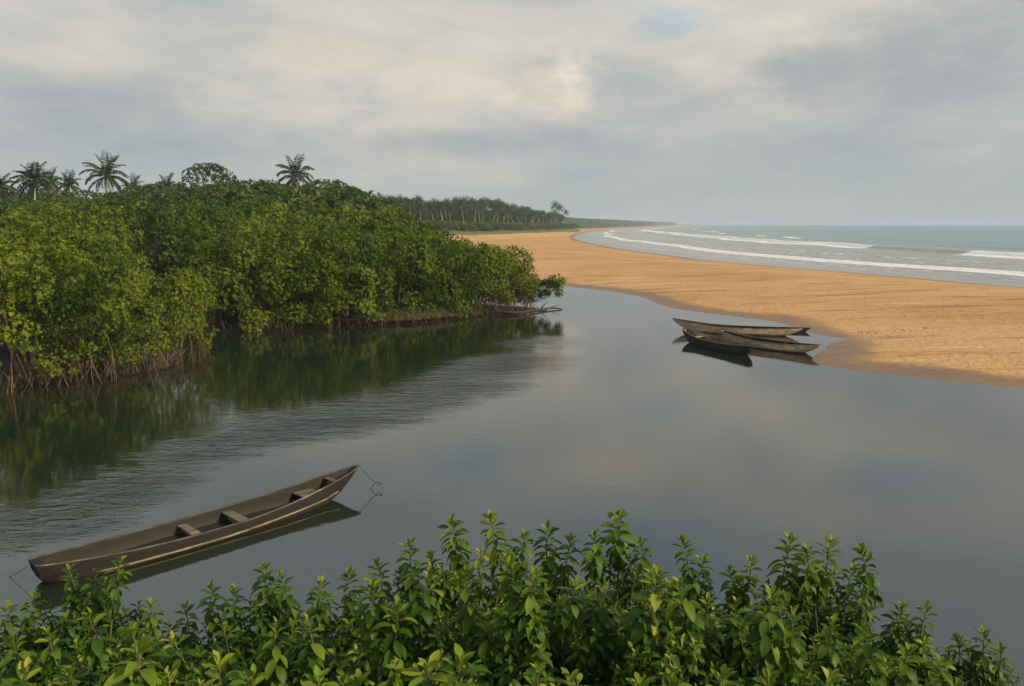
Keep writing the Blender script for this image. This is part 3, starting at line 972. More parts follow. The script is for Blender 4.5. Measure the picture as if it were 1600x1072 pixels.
broad = [make_broadleaf(10, 4.8, 18), make_broadleaf(9, 4.2, 14, base=.36), make_broadleaf(11, 5.2, 20, base=.5)]
acacia = make_broadleaf(14, 5.9, 30, leaf=.40, spacing=.52, flat=.36, open_=True, base=.3)
open_tree = make_broadleaf(12, 4.8, 24, leaf=.40, spacing=.5, flat=.55, open_=True, base=.3)
register(None)
BH = [10, 9, 11]
fb = [(-60, 100, 302), (-10, 104, 303), (40, 100, 308), (95, 106, 310), (150, 100, 308), (205, 104, 303), (250, 108, 296), (300, 104, 294), (345, 100, 289), (385, 104, 283), (415, 106, 280),
      (450, 104, 292), (495, 100, 286), (540, 100, 290),
      (-80, 135, 290), (-20, 140, 294), (20, 150, 296), (75, 140, 300), (120, 150, 298), (185, 145, 298), (225, 150, 291), (258, 150, 282), (300, 145, 292), (350, 150, 288), (400, 150, 281), (455, 150, 288),
      (505, 150, 288), (550, 150, 300), (580, 160, 306),
      (-50, 200, 292), (60, 210, 293), (160, 200, 295), (250, 210, 290), (330, 205, 288), (430, 215, 286), (520, 205, 292), (590, 215, 305)]
for i, (px, Y, top) in enumerate(fb):
    tree_at(broad[i % 3], BH[i % 3], px + RNG.normal(0, 6), Y, top + RNG.normal(0, 2.5), RNG.uniform(.95, 1.25) * (1.0 if Y < 120 else 1.15), where(px, ('leafy tree at the front of the forest strip' if Y < 120 else 'darker tree deep in the forest strip' if Y < 180 else 'hazy farthest tree of the forest strip')), 'tree', 'broadleaved trees behind the mangroves')
tree_at(acacia, 14, 325, 135, 247, .80, 'tall open crowned tree with sparse flat foliage against the sky', 'tree')
tree_at(open_tree, 12, 528, 118, 277, .85, 'dark open tree on the skyline right of the tallest palm', 'tree')


# ------------------------------------------------------------------ palms
def frond_mesh(L, rise, droop, pairs, wl, sides=3, wide=.13):
    mb = MB()
    t = np.linspace(0, 1, 13)
    an = rise - droop * t ** 1.3
    st = L / 12
    y = np.concatenate([[0], np.cumsum(np.cos(an[1:]) * st)])
    z = np.concatenate([[0], np.cumsum(np.sin(an[1:]) * st)])
    pts = np.stack([y * 0, y, z], 1)
    mb.tube(pts, np.linspace(.035, .01, 13) * (L / 3.5), sides, .75)
    tt = np.linspace(.12, 1, pairs)
    P = np.stack([np.interp(tt, t, pts[:, k]) for k in range(3)], 1)
    T = np.gradient(P, axis=0); T /= np.linalg.norm(T, axis=1)[:, None]
    ln = wl * np.sin(np.clip(tt * 2.7 + .35, 0, PI)) ** .6 + .1
    for sgn in (-1, 1):
        side = np.stack([np.full(pairs, sgn * 1.0), tt * 0, tt * 0], 1)
        d = side * .85 + T * .65 + np.array([0, 0, -.45]) + RNG.normal(0, .12, (pairs, 3))
        fr = frames(d, np.array([[0, 0, 1.0]]), ln)
        fr[:, :, 0] *= (wide / ln / .24)[:, None] * .5
        mb.scatter(DIA_V, DIA_F, P, fr, .45 + RNG.normal(0, .10, pairs))
    return mb.mesh('frond')


def make_palm(H, L, nf, lean=0.0, pairs=24, trunk_r=.16, sep=True, wl=.75, wide=.13, sides=7):
    root = empty('coconut_palm', (0, 0, 0))
    tb = MB()
    t = np.linspace(0, 1, 10)
    pts = np.stack([lean * t ** 1.6, lean * .2 * t ** 2, H * t], 1)
    tb.tube(pts, trunk_r * (1.25 - .55 * t) * np.where(t < .06, 1.35, 1), sides)
    tb.build('trunk', M_PTRUNK, root)
    top = pts[-1]
    kinds = [(1.45, .8), (1.15, 1.35), (.8, 1.7), (.3, 1.5), (-.25, 1.1)]
    if sep:
        ms = [frond_mesh(L, r, d, pairs, wl, 3, wide) for r, d in kinds]
        for m_ in ms: m_.materials.append(M_PALM)
        for i in range(nf):
            k = min(4, int(5 * (i / nf)))
            o = bpy.data.objects.new('frond', ms[k]); COL.objects.link(o); o.parent = root
            o.location = top; o.rotation_euler = (RNG.normal(0, .08), RNG.normal(0, .15), i * 2.399 + RNG.normal(0, .15))
            s = RNG.uniform(.85, 1.08); o.scale = (s, s, s)
    else:
        cb = MB()
        for i in range(nf):
            r, d = kinds[min(4, int(5 * (i / nf)))]
            fm = frond_mesh(L * RNG.uniform(.85, 1.05), r, d, pairs, wl, 3, wide)
            v = np.zeros(len(fm.vertices) * 3, np.float32); fm.vertices.foreach_get('co', v); v = v.reshape(-1, 3)
            f = np.zeros(len(fm.polygons) * 3, np.int32); fm.loops.foreach_get('vertex_index', f)
            a = i * 2.399 + RNG.normal(0, .15)
            Rm = np.array([[math.cos(a), -math.sin(a), 0], [math.sin(a), math.cos(a), 0], [0, 0, 1]])
            cb.add(v @ Rm.T + top, f.reshape(-1, 3), .42 - .12 * (i / nf) + RNG.normal(0, .06))
            bpy.data.meshes.remove(fm)
        cb.build('crown', M_PALM, root)
    nb = MB()
    return root


palmA = make_palm(14, 3.9, 30, .3, wide=.17)
palmB = make_palm(13, 3.7, 26, -.9, wide=.17)
palmC = make_palm(12, 3.2, 26, .5, wide=.2)
register(None)


def palm_at(proto, H, L, px, Y, crown_top, label, s=None, group=None, rz=0, dz=0):
    x, zt = at(px, crown_top, Y)
    g = gz(x, Y)
    sc_ = s or 1.0
    hs = (zt - L * .62 * sc_ - g) / H
    return place(proto, x, Y, g - .1, rz, sc_, label, 'palm tree', group), (x, Y, g, zt)


def palm_fix(o, H, L, want_top, g):
    """sink or lift the palm so its crown top is where it should be; the base goes into rising ground behind the trees"""
    o.location.z = min(g - .05, want_top - (H + L * .62) * o.scale[2])


near_palms = [
    (palmA, 14, 3.9, 160, 118, 249, 'tall palm with pale straight trunk and full crown, second from left on the skyline', .95),
    (palmB, 13, 3.7, 470, 122, 250, 'lone palm standing clear above the mangroves left of the open tree', .88),
    (palmC, 12, 3.2, 45, 130, 260, 'palm with bushy crown and grey trunk near the left skyline', 1.25),
    (palmB, 13, 3.7, 83, 150, 268, 'narrow dark palm just right of the bushy crowned palm', .82),
    (palmC, 12, 3.2, 108, 160, 273, 'small dark palm left of the tall pale trunked palm', .9),
    (palmA, 14, 3.9, 205, 165, 278, 'low palm crown right of the tall pale trunked palm', .75),
    (palmC, 12, 3.2, -3, 125, 274, 'palm cut by the left picture edge, fronds drooping into view', 1.1),
    (palmC, 12, 3.2, 258, 150, 277, 'half hidden palm crown left of the open crowned tree', .8),
]
for pr, H, L, px, Y, top, lab, s in near_palms:
    x, zt = at(px, top, Y)
    g = gz(x, Y)
    o = place(pr, x, Y, 0, RNG.random() * 6.28 if pr is palmC else 0.0, s, lab, 'palm tree')
    # stretch only the height so that the foot stands on the ground
    o.location.z = g - .05
    sz = (zt - g) / (H + L * .62)
    o.scale = (s, s, sz if abs(sz / s - 1) < .45 else sz)

gp = [make_palm(13, 3.6, 22, ln, 12, .13, False, .95, .24, 5) for ln in (0.2, -1.6, 1.4, 2.4)]
register(None)
GT = [(540, 303), (600, 302), (640, 303), (680, 310), (720, 305), (770, 307), (800, 315), (850, 324), (868, 322), (885, 330)]   # skyline of the grove


def grove_xy(t):
    i = t * (len(GROVE) - 2) + 1
    k = min(int(i), len(GROVE) - 2)
    f = i - k
    return GROVE[k][0] * (1 - f) + GROVE[k + 1][0] * f, GROVE[k][1] * (1 - f) + GROVE[k + 1][1] * f


n_g = 0
for row, (back_d, cnt) in enumerate([(6, 40), (18, 44), (34, 44), (55, 34)]):
    for i in range(cnt):
        t = ((i + RNG.random() * .8) / cnt) ** 1.0
        x, y = grove_xy(t * .9)
        x -= back_d * RNG.uniform(.7, 1.3)
        px = 800 + 1244 * x / y
        if px < 540: continue
        sky_y = np.interp(px, [g_[0] for g_ in GT], [g_[1] for g_ in GT])
        top = sky_y + abs(RNG.normal(0, 3.0)) + (2 - row) * 2.0 + 4
        g = gz(x, y)
        zt = CAM_H + (350 - top) / 1244 * y
        s = max(.55, (zt - g) / (13 + 2.2))
        s = min(s, 1.55)
        w_s = RNG.uniform(.75, 1.0) * (1 + .45 * sstep(y, 330, 650))
        gpo = place(gp[int(RNG.integers(4))], x, y, g - .1, RNG.random() * 6.28, (w_s, w_s, s), 'coconut palm in the dense grove behind the far end of the beach', 'palm tree', 'coconut palms of the distant grove')
        gpo.rotation_euler = (RNG.normal(0, .07), RNG.normal(0, .07), gpo.rotation_euler[2])
        n_g += 1
for px, top, Y, s, rz, lab in [(864, 315, 640, 1.0, .3, 'tallest of the three thin palms at the seaward end of the grove'),
                               (877, 320, 655, .9, 0, 'middle of the three thin palms at the seaward end, trunk leaning to the sea'),
                               (889, 328, 670, .62, 0, 'lowest and farthest out of the three thin palms at the grove end')]:
    x, zt = at(px - (9 if s < 1 else 3), top, Y)
    o = place(gp[3], x, Y, 0, rz, 1, lab, 'palm tree')
    g = gz(x, Y); o.location.z = g - .1
    o.scale = (s * 1.6, s * 1.6, (zt - g) / 15.2)

# undergrowth below the palms, and the dense mass behind them
ub = MB()
ulobes = []
for i in range(760):
    t = RNG.random()
    x, y = grove_xy(t * .99)
    b = RNG.uniform(-1, 16) if i % 2 else RNG.uniform(12, 70)
    x -= b
    r = RNG.uniform(1.8, 3.6) * (1 if i % 2 else 1.5)
    g = ground_z(np.array([x]), np.array([y]))[0][0]
    ulobes.append((x, y, g + r * .3 + (0 if i % 2 else RNG.uniform(1, 6.8)), r * 1.4, r * (.65 if i % 2 else .9)))
for i, (x, y, z, rx, rz) in enumerate(ulobes):
    n = int(90 * rx)
    d = rand_dirs(n); d[:, 2] = abs(d[:, 2]) * 1.0 - .1
    p = np.stack([x + d[:, 0] * rx, y + d[:, 1] * rx, z + d[:, 2] * rz], 1) + RNG.normal(0, .25, (n, 3))
    ub.scatter(DIA_V, DIA_F, p, frames(d + RNG.normal(0, .5, d.shape), np.array([[0, 0, 1.0]]) + RNG.normal(0, .3, (n, 3)), 1.15, 1.3), .36 + .28 * (i % 2) + RNG.normal(0, .15, n) + RNG.normal(0, .1))
tag(ub.build('undergrowth', M_FOREST), 'green scrub growing under the distant palm grove', 'undergrowth', kind='stuff')

# far headland: a wooded strip following the coast
hp, hn = [], 420
hy = 950 + np.cumsum(np.linspace(3.0, 14, hn))
cross = [(-28, 0.5), (-30, 8), (-34, 15), (-44, 19), (-80, 21), (-160, 22), (-420, 18), (-700, 0)]
hv, ha = [], []
for k, (dx, h) in enumerate(cross):
    nx = shore(hy) + dx * 1.8
    hh = h * .82 * (.92 + .35 * (fbm(hy / 28, hy * 0 + k * .7, 4, 80) - .3)) if h > 1 else h + 0 * hy
    hv.append(np.stack([nx + (fbm(hy / 30, hy * 0 + k, 3, 90) - .5) * 22, hy, hh + 1.2 + 0 * hy], 1))
hv = np.concatenate(hv)
h_me = raw_mesh('wooded_headland', hv, grid_faces(len(cross), hn), False, {'rnd': .05 + .25 * RNG.random(len(hv))})
tag(link('wooded_headland', h_me, None, [M_FOREST]), 'low wooded headland fading in the haze along the coast', kind='structure')


# ------------------------------------------------------------------ canoes
def make_canoe(name, p0, p1, beam, depth, sheer0, sheer1, draft, mats, label, blunt0=.10, blunt1=.05, rake0=.3, rake1=.5, base_z=0.0, strip=True, thwarts=(), roll=0.0, kr0=.45, kr1=.72, rimm=None, kl=6.3, ribs=()):
    """p0, p1: waterline ends (x, y); end 0 is the stern"""
    hullm, innm, stripm, plankm = mats
    p0, p1 = np.array(p0), np.array(p1)
    Lw = np.linalg.norm(p1 - p0)
    ang = math.atan2(p1[1] - p0[1], p1[0] - p0[0])
    mid_ = (p0 + p1) / 2
    root = empty(name, (mid_[0], mid_[1], base_z), label, 'canoe', rz=ang)
    root.rotation_euler = (roll, 0, ang)
    n, m_ = 44, 9
    t = np.linspace(0, 1, n)
    L = Lw
    hb = np.sin(PI * t) ** .62
    hb = np.where(t < .5, blunt0 + (1 - blunt0) * hb, blunt1 + (1 - blunt1) * hb) * beam / 2
    gun = depth - draft + sheer0 * np.clip(1 - t * 2.3, 0, 1) ** 2.2 + sheer1 * np.clip(t * 2.1 - 1.1, 0, 1) ** 2.0
    keel = -draft + (draft + gun[0] * kr0) * np.clip(1 - t * kl, 0, 1) ** 2.2 + (draft + gun[-1] * kr1) * np.clip(1 - (1 - t) * kl * .8, 0, 1) ** 2.2
    X0 = -L / 2 + L * t
    rake = -rake0 * np.clip(1 - t * 5, 0, 1) ** 1.5 + rake1 * np.clip(t * 4 - 3, 0, 1) ** 1.5

    def section(i, s, inset=0.0):
        """s from 0 (gunwale, +y) .. 1 (keel) .. 2 (gunwale, -y)"""
        th = (s - 1) * PI / 2
        ca, sa = math.cos(th), math.sin(th)
        yy = -(hb[i] - inset) * np.sign(sa) * abs(sa) ** .5
        kz = keel[i] + inset * 1.2
        zz = gun[i] - (gun[i] - kz) * abs(ca) ** .6
        hf = (zz - keel[i]) / max(.05, gun[i] - keel[i])
        return (X0[i] + rake[i] * max(hf, 0.0) ** .6, yy, zz)
    ss = np.linspace(0, 2, 2 * m_ + 1)
    out = np.array([[section(i, s) for s in ss] for i in range(n)])
    wob = (RNG.random(out.shape) - .5) * .008
    wob[:, 0] = 0; wob[:, -1] = 0
    out = out + wob
    th_ = .038
    inn = []
    ends = [k for k in range(n) if t[k] > .022 and t[k] < .985]
    for i in ends:
        inn.append([section(i, s, min(th_, hb[i] * .45)) for s in ss])
    inn = np.array(inn)
    hm = MB()
    K = len(ss)
    hm.add(out.reshape(-1, 3), grid_faces(n, K)[:, ::-1])
    hm.add(out[0], np.array([(0, k + 1, k) for k in range(1, K - 1)]))
    hm.add(out[-1], np.array([(0, k, k + 1) for k in range(1, K - 1)]))
    # gunwale top strips and small end decks
    for c in (0, K - 1):
        a = out[ends, c]; b = inn[:, c]
        v = np.concatenate([a, b]); q = len(a)
        hm.add(v, np.array([(j, j + 1, q + j + 1, q + j) for j in range(q - 1)]))
    for e, idx in ((ends[0], range(0, ends[0] + 1)), (ends[-1], range(ends[-1], n))):
        idx = list(idx)
        v = np.concatenate([out[idx, 0], out[idx, K - 1]]); q = len(idx)
        hm.add(v, np.array([(j, j + 1, q + j + 1, q + j) for j in range(q - 1)]))
    hull = hm.build('hull', hullm, root)
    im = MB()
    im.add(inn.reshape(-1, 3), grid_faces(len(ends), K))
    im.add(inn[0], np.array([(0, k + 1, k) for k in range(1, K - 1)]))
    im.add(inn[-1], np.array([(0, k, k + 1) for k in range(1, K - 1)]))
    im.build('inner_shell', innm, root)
    # rounded rim
    for c, yo in ((0, 1), (K - 1, -1)):
        rm = MB()
        pts = out[:, c].copy(); pts[:, 1] -= np.sign(pts[:, 1]) * th_ * .5; pts[:, 2] += .006
        rm.tube(pts, np.where((t < .02) | (t > .98), .018, .026), 6)
        rm.build('gunwale', M_RIM if strip else rimm, root)
    if strip:
        for c0 in (4.6, 2 * m_ - 4.6):
            sm = MB()
            pts = np.array([section(i, 2 * c0 / (2 * m_)) for i in range(5, n - 4)])
            sg = -1 if c0 > m_ else 1
            zt = np.interp(t[5:n - 4], [0, .5, .85, 1], [.07, .07, .16, .42])
            pts[:, 2] = zt
            # widen to sit just proud of the hull side at that height
            for q_, i in enumerate(range(5, n - 4)):
                col = out[i, : m_ + 1] if sg == 1 else out[i, m_:][::-1]
                o_ = np.argsort(col[:, 2])
                pts[q_, 1] = np.interp(zt[q_], col[o_, 2], col[o_, 1]) + sg * .012
                pts[q_, 0] = np.interp(zt[q_], col[o_, 2], col[o_, 0])
            sm.tube(pts, .027, 6)
            sm.build('rubbing_strip', stripm, root)
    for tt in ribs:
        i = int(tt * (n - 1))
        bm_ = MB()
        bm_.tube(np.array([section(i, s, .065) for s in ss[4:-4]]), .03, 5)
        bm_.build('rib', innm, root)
    for (tt, wdt, lvl, nm, ang_) in thwarts:
        pm = MB()
        i = int(tt * (n - 1))
        z0 = keel[i] + (gun[i] - keel[i]) * lvl
        k_ = abs((z0 - keel[i]) / (gun[i] - keel[i]))
        xs_ = []
        for tq in (tt - wdt / 2 / L, tt + wdt / 2 / L):
            yb = np.interp(tq, t, hb) * (.60 + .40 * lvl ** .5) - .02
            gq = np.interp(tq, t, rake) * lvl
            xs_.append((-L / 2 + L * tq + gq, yb))
        (xa, ya), (xb, yb) = xs_
        th2 = .035
        v = [(xa, -ya, z0), (xb, -yb, z0), (xb + ang_, yb, z0), (xa + ang_, ya, z0)]
        v += [(a, b, c - th2) for a, b, c in v]
        v = np.array(v); v[:, 2] += np.array([0, .006, -.004, .003] * 2)
        pm.add(v, np.array([(0, 1, 2, 3), (7, 6, 5, 4), (0, 4, 5, 1), (1, 5, 6, 2), (2, 6, 7, 3), (3, 7, 4, 0)]))
        pm.build(nm, plankm, root, smooth=False)
    return root, out, ang, mid_


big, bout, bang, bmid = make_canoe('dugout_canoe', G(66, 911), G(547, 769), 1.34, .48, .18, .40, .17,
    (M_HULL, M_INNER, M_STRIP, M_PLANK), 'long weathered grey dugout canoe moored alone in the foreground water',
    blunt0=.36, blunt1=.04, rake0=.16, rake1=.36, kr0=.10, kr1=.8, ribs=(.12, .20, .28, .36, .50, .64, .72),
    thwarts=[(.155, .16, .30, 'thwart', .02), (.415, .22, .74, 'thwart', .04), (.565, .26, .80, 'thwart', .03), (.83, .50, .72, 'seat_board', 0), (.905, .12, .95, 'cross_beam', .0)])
# far canoes
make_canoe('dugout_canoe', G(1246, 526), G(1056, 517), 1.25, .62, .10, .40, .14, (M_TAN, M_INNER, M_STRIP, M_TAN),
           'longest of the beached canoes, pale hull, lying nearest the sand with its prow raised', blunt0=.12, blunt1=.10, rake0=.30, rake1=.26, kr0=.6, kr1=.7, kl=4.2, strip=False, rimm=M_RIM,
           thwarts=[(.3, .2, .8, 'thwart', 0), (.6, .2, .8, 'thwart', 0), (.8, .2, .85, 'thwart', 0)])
make_canoe('dugout_canoe', G(1172, 556.5), G(1070, 532), 1.36, .60, .16, .32, .14, (M_BLACK, M_TANIN, M_STRIP, M_TAN),
           'black tarred canoe in front of the beached group, inside bleached pale', blunt0=.16, blunt1=.10, rake0=.16, rake1=.22, kr0=.45, kr1=.65, kl=4.8, strip=False, rimm=M_STRIP,
           thwarts=[(.25, .25, .7, 'thwart', .1), (.45, .3, .6, 'thwart', -.1), (.6, .3, .6, 'thwart', .2), (.8, .2, .8, 'thwart', 0)])
make_canoe('dugout_canoe', G(1272, 554), G(1130, 535), 1.34, .56, .14, .32, .12, (M_TAN, M_INNER, M_STRIP, M_TAN),
           'pale brown canoe partly behind the black one with its end on the sand spit', blunt0=.14, blunt1=.10, rake0=.32, rake1=.24, kr0=.6, kr1=.6, kl=4.2, strip=False, rimm=M_STRIP,
           thwarts=[(.35, .22, .75, 'thwart', 0), (.55, .25, .7, 'thwart', 0), (.75, .25, .7, 'thwart', 0)])
xe, ye = G(1262, 519); xs2, ys2 = G(1212, 518)
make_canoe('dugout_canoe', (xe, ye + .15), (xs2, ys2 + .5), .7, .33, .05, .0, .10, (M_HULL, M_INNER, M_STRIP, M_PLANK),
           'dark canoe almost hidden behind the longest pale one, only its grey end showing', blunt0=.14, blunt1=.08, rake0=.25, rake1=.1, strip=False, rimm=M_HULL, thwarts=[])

# mooring ropes
cb, sb = math.cos(bang), math.sin(bang)


def world_of(p):
    return np.array([bmid[0] + cb * p[0] - sb * p[1], bmid[1] + sb * p[0] + cb * p[1], p[2]])


tip = world_of(bout[-1, 0])


def catmull(P, k=10):
    P = [P[0]] + list(P) + [P[-1]]
    o = []
    for i in range(1, len(P) - 2):
        for s in np.linspace(0, 1, k, endpoint=False):
            a, b, c, d = P[i - 1], P[i], P[i + 1], P[i + 2]
            o.append(.5 * ((2 * b) + (-a + c) * s + (2 * a - 5 * b + 4 * c - d) * s * s + (-a + 3 * b - 3 * c + d) * s ** 3))
    o.append(P[-2])
    return np.array(o)


def P3(px, py, Y):
    x, z = at(px, py, Y)
    return np.array([x, Y, z])


Yb = tip[1]
rp = MB()
t0 = tip + np.array([0.0, 0, -.05])
rp.tube(catmull([t0, P3(572, 740, Yb), P3(584, 752, Yb), P3(592, 754, Yb), P3(597, 756, Yb - .05), P3(590, 758, Yb)], 6), .010, 5)
rp.tube(catmull([P3(590, 754, Yb), P3(584, 757, Yb), P3(579, 765, Yb), P3(572, 778, Yb), P3(568, 788, Yb), np.array([P3(567, 794, Yb)[0], Yb, -.2])], 6), .012, 5)
tag(rp.build('mooring_rope', M_ROPE), 'thin knotted mooring rope hanging from the prow of the foreground canoe into the water', 'rope')
st = world_of(bout[0, 0])
rp = MB()
xq, yq = G(12, 901)
rp.tube(catmull([st + np.array([0, 0, -.12]), np.array([(st[0] + xq) / 2, (st[1] + yq) / 2, (st[2] - .12) / 2 - .03]), np.array([xq, yq, -.03])], 6), .0055, 5)
tag(rp.build('stern_line', M_ROPE), 'taut thin line running from the blunt stern of the foreground canoe to the left', 'rope')

# ------------------------------------------------------------------ the mangrove point
lg = MB()
x0, y0 = G(790, 493); x1, y1 = G(872, 484)
pts = np.array([(x0 - .8, y0 + .6, .25), (x0 + .8, y0 + .2, .22), ((x0 + x1) / 2, (y0 + y1) / 2 - .1, .16), (x1 - .6, y1, .14), (x1 + .35, y1, .06)])
lg.tube(catmull(list(pts), 5), np.linspace(.15, .05, 21), 7)
for s_, e_ in [((x1 - 1.5, y1 - .2, .15), (x1 - .9, y1 - .6, .9)), ((x1 - 2.2, y1, .2), (x1 - 1.7, y1 - .3, -.1)), ((x1 - .8, y1, .1), (x1 + .2, y1 + .1, .45)), ((x1 - 3, y1, .2), (x1 - 2.6, y1 - .6, -.1))]:
    limb_tubes(lg, [(s_, e_)], .05, .015, .1, 5, 5)
tag(lg.build('fallen_log', M_DEAD), 'dark fallen log lying at the water on the tip of the mangrove point', 'log')
sap = empty('mangrove_sapling', (x1 - 2.8, y1 + .2, 0.1), 'small thin mangrove leaning out over the water at the very tip of the point', 'mangrove tree')
tb = MB(); cbm = MB()
ends_ = []
for k in range(20):
    e = np.array([RNG.uniform(-.6, 3.0), RNG.uniform(-.5, .6), 0])
    e[2] = 1.0 + RNG.uniform(-.1, 1.1) + .15 * e[0]
    ends_.append(e)
    limb_tubes(tb, [((e[0] * .25 - .1, e[1] * .3, .5), e)], .03, .012, .15, 4, 6)
limb_tubes(tb, [((-.3, 0, -.1), (.5, 0, .9))], .06, .04, .1, 5, 5)
tb.build('trunk', M_BARK, sap)
for e in ends_:
    c = e + RNG.normal(0, .2, (44, 3))
    rosette_leaves(cbm, c, RNG.normal(0, .3, (44, 3)) + np.array([.2, 0, .9]), .2, 6, base=.62)
cbm.build('crown', M_MANG, sap)

# grass on the small ledge
gb = MB()
n = 5200
u = RNG.random(n)
ex = np.interp(u, [0, .4, .8, 1], [G(585, 509)[0], G(640, 507)[0], G(690, 502)[0], G(720, 499)[0]])
ey = np.interp(u, [0, .4, .8, 1], [G(585, 509)[1], G(640, 507)[1], G(690, 502)[1], G(720, 499)[1]])
bk = RNG.random(n) ** .8 * 3.2
px_, py_ = ex - bk * .1, ey + .15 + bk
gzz = ground_z(px_, py_)[0] + .15 + .28 * sstep(bk, 0, 2.5)
dd = RNG.normal(0, .45, (n, 3)); dd[:, 2] = 1
gb.scatter(DIA_V * np.array([.22, 1, 1]), DIA_F, np.stack([px_, py_, gzz], 1), frames(dd, np.array([[0, 1.0, 0]]) + RNG.normal(0, .4, (n, 3)), RNG.uniform(.2, .5, n)), .55 + RNG.normal(0, .2, n))
tag(gb.build('ledge_grass', M_GRASS), 'bright grass on the small ledge below the far mangroves', 'grass', kind='stuff')
# litter of roots along both mangrove edges
for nm, lab, line in [('shore_roots', 'tangle of thin pale mangrove roots along the far clump waterline', [G(335, 519), G(420, 518), G(520, 515), G(600, 511), G(690, 503), G(760, 496), G(820, 490), G(850, 486)]),
                      ('shore_roots', 'tangle of thin pale mangrove roots along the near clump waterline', [(-24, 33.5), G(0, 612), G(90, 604), G(170, 594), G(250, 580), G(305, 566)])]:
    rb = MB()
    line = np.array(line)
    cum = np.concatenate([[0], np.cumsum(np.linalg.norm(np.diff(line, axis=0), axis=1))])
    se = []
    for k in range(int(cum[-1] * (4 if 'far' in lab else 7))):
        s = RNG.random() * cum[-1]
        x, y = np.interp(s, cum, line[:, 0]), np.interp(s, cum, line[:, 1])
        b = RNG.uniform(.3, 2.0)
        a_ = np.array([x + RNG.normal(0, .3) - b * .3, y + b, RNG.uniform(.25, .95)])
        e_ = np.array([x + RNG.normal(0, .5), y + RNG.uniform(-.1, .5), -.2])
        se.append((a_, e_))
    limb_tubes(rb, se, .020, .011, .3, 4, 6)
    tag(rb.build(nm, M_ROOT), lab, 'roots', kind='stuff')


# wrack: twigs and leaves washed up in lines on the sand
wb = MB()
for line, cnt, sp in [([G(1000, 440), G(1100, 451), G(1200, 458), G(1290, 465)], 170, .6), ([G(1120, 428), G(1300, 447), G(1420, 452)], 80, 1.2), ([G(1300, 522), G(1380, 525), G(1470, 521)], 120, .45),
                      ([G(850, 436), G(930, 436), G(1040, 441)], 90, .9), ([G(1400, 492), G(1600, 508)], 60, 1.8), ([G(880, 402), G(1250, 430), G(1600, 470)], 260, 3.5)]:
    line = np.array(line); u = RNG.random(cnt) * (len(line) - 1)
    x = np.interp(u, range(len(line)), line[:, 0]) + RNG.normal(0, sp, cnt) + .5 * np.sin(u * 5)
    y = np.interp(u, range(len(line)), line[:, 1]) + RNG.normal(0, sp, cnt)
    d = RNG.normal(0, 1, (cnt, 3)); d[:, 2] *= .12
    wb.scatter(DIA_V * np.array([.7, 1, 2.5]), DIA_F, np.stack([x, y, ground_z(x, y)[0] + .02], 1), frames(d, np.array([[0, 0, 1.0]]) + RNG.normal(0, .2, (cnt, 3)), RNG.uniform(.05, .16, cnt)), RNG.random(cnt))
tag(wb.build('beach_wrack', M_DEAD), 'dark twigs and leaves washed up in lines across the sand', 'debris', kind='stuff')

# ------------------------------------------------------------------ foreground shrubs on the bank
def leaf_template(wd, bend, fold, stations):
    v = []
    for t_, w_ in stations:
        ang_ = bend * t_
        y = t_ - .18 * abs(bend) * t_ * t_
        z = -bend * t_ * t_ * .5
        hw = w_ * wd
        lift = fold * hw
        v += [(-hw, y, z + lift), (0, y, z), (hw, y, z + lift)]
    v = np.array(v)
    f = []
    for s in range(len(stations) - 1):
        a = 3 * s
        f += [(a, a + 1, a + 4), (a, a + 4, a + 3), (a + 1, a + 2, a + 5), (a + 1, a + 5, a + 4)]
    return v, np.array(f)


ST = [(0, .05), (.12, .06), (.22, .45), (.45, .88), (.68, 1.0), (.86, .66), (1, .02)]
ST_LO = [(0, .05), (.18, .35), (.5, .92), (.8, .8), (1, .02)]
LEAVES = [leaf_template(.19, .5, .55, ST), leaf_template(.23, 1.1, .45, ST), leaf_template(.21, 1.3, .4, ST), leaf_template(.17, .6, .8, ST)]
LEAF_LO = [leaf_template(.18, .6, .6, ST_LO), leaf_template(.21, 1.2, .4, ST_LO)]
leaf_me = []
for lvl in (.28, .46, .64, .86):                       # mature to young
    row = []
    for v, f in LEAVES:
        me = raw_mesh('leaf', v, f, True, {'rnd': np.full(len(v), lvl)})
        me.materials.append(M_SHRUB)
        row.append(me)
    leaf_me.append(row)


def shoot_frames(base, tipp, n, size, reach=.85, droop=1.0):
    base, tipp = np.array(base, float), np.array(tipp, float)
    axis = tipp - base; Ls = np.linalg.norm(axis); axis /= Ls
    u = 1 - (np.arange(n) / (n - 1)) ** 1.15            # 1 = tip
    along = 1 - (1 - u) * reach
    curve = base + (tipp - base) * along[:, None]
    ref = np.array([0, 1.0, 0]) if abs(axis[1]) < .8 else np.array([1.0, 0, 0])
    a1 = np.cross(axis, ref); a1 /= np.linalg.norm(a1); a2 = np.cross(axis, a1)
    an = np.arange(n) * 2.399 + RNG.random() * 6
    sp = np.radians(np.interp(1 - u, [0, .15, .45, 1], [16, 55, 85, 85 + 38 * droop]) + RNG.normal(0, 9, n))
    d = axis * np.cos(sp)[:, None] + (a1 * np.cos(an)[:, None] + a2 * np.sin(an)[:, None]) * np.sin(sp)[:, None]
    sz = size * np.interp(1 - u, [0, .15, .4, 1], [.55, .85, 1.0, .95]) * RNG.uniform(.8, 1.15, n)
    up = axis[None] * .8 + np.array([0, 0, .5]) + RNG.normal(0, .2, (n, 3))
    return curve, frames(d, up, sz), 1 - u


SHC = [0]


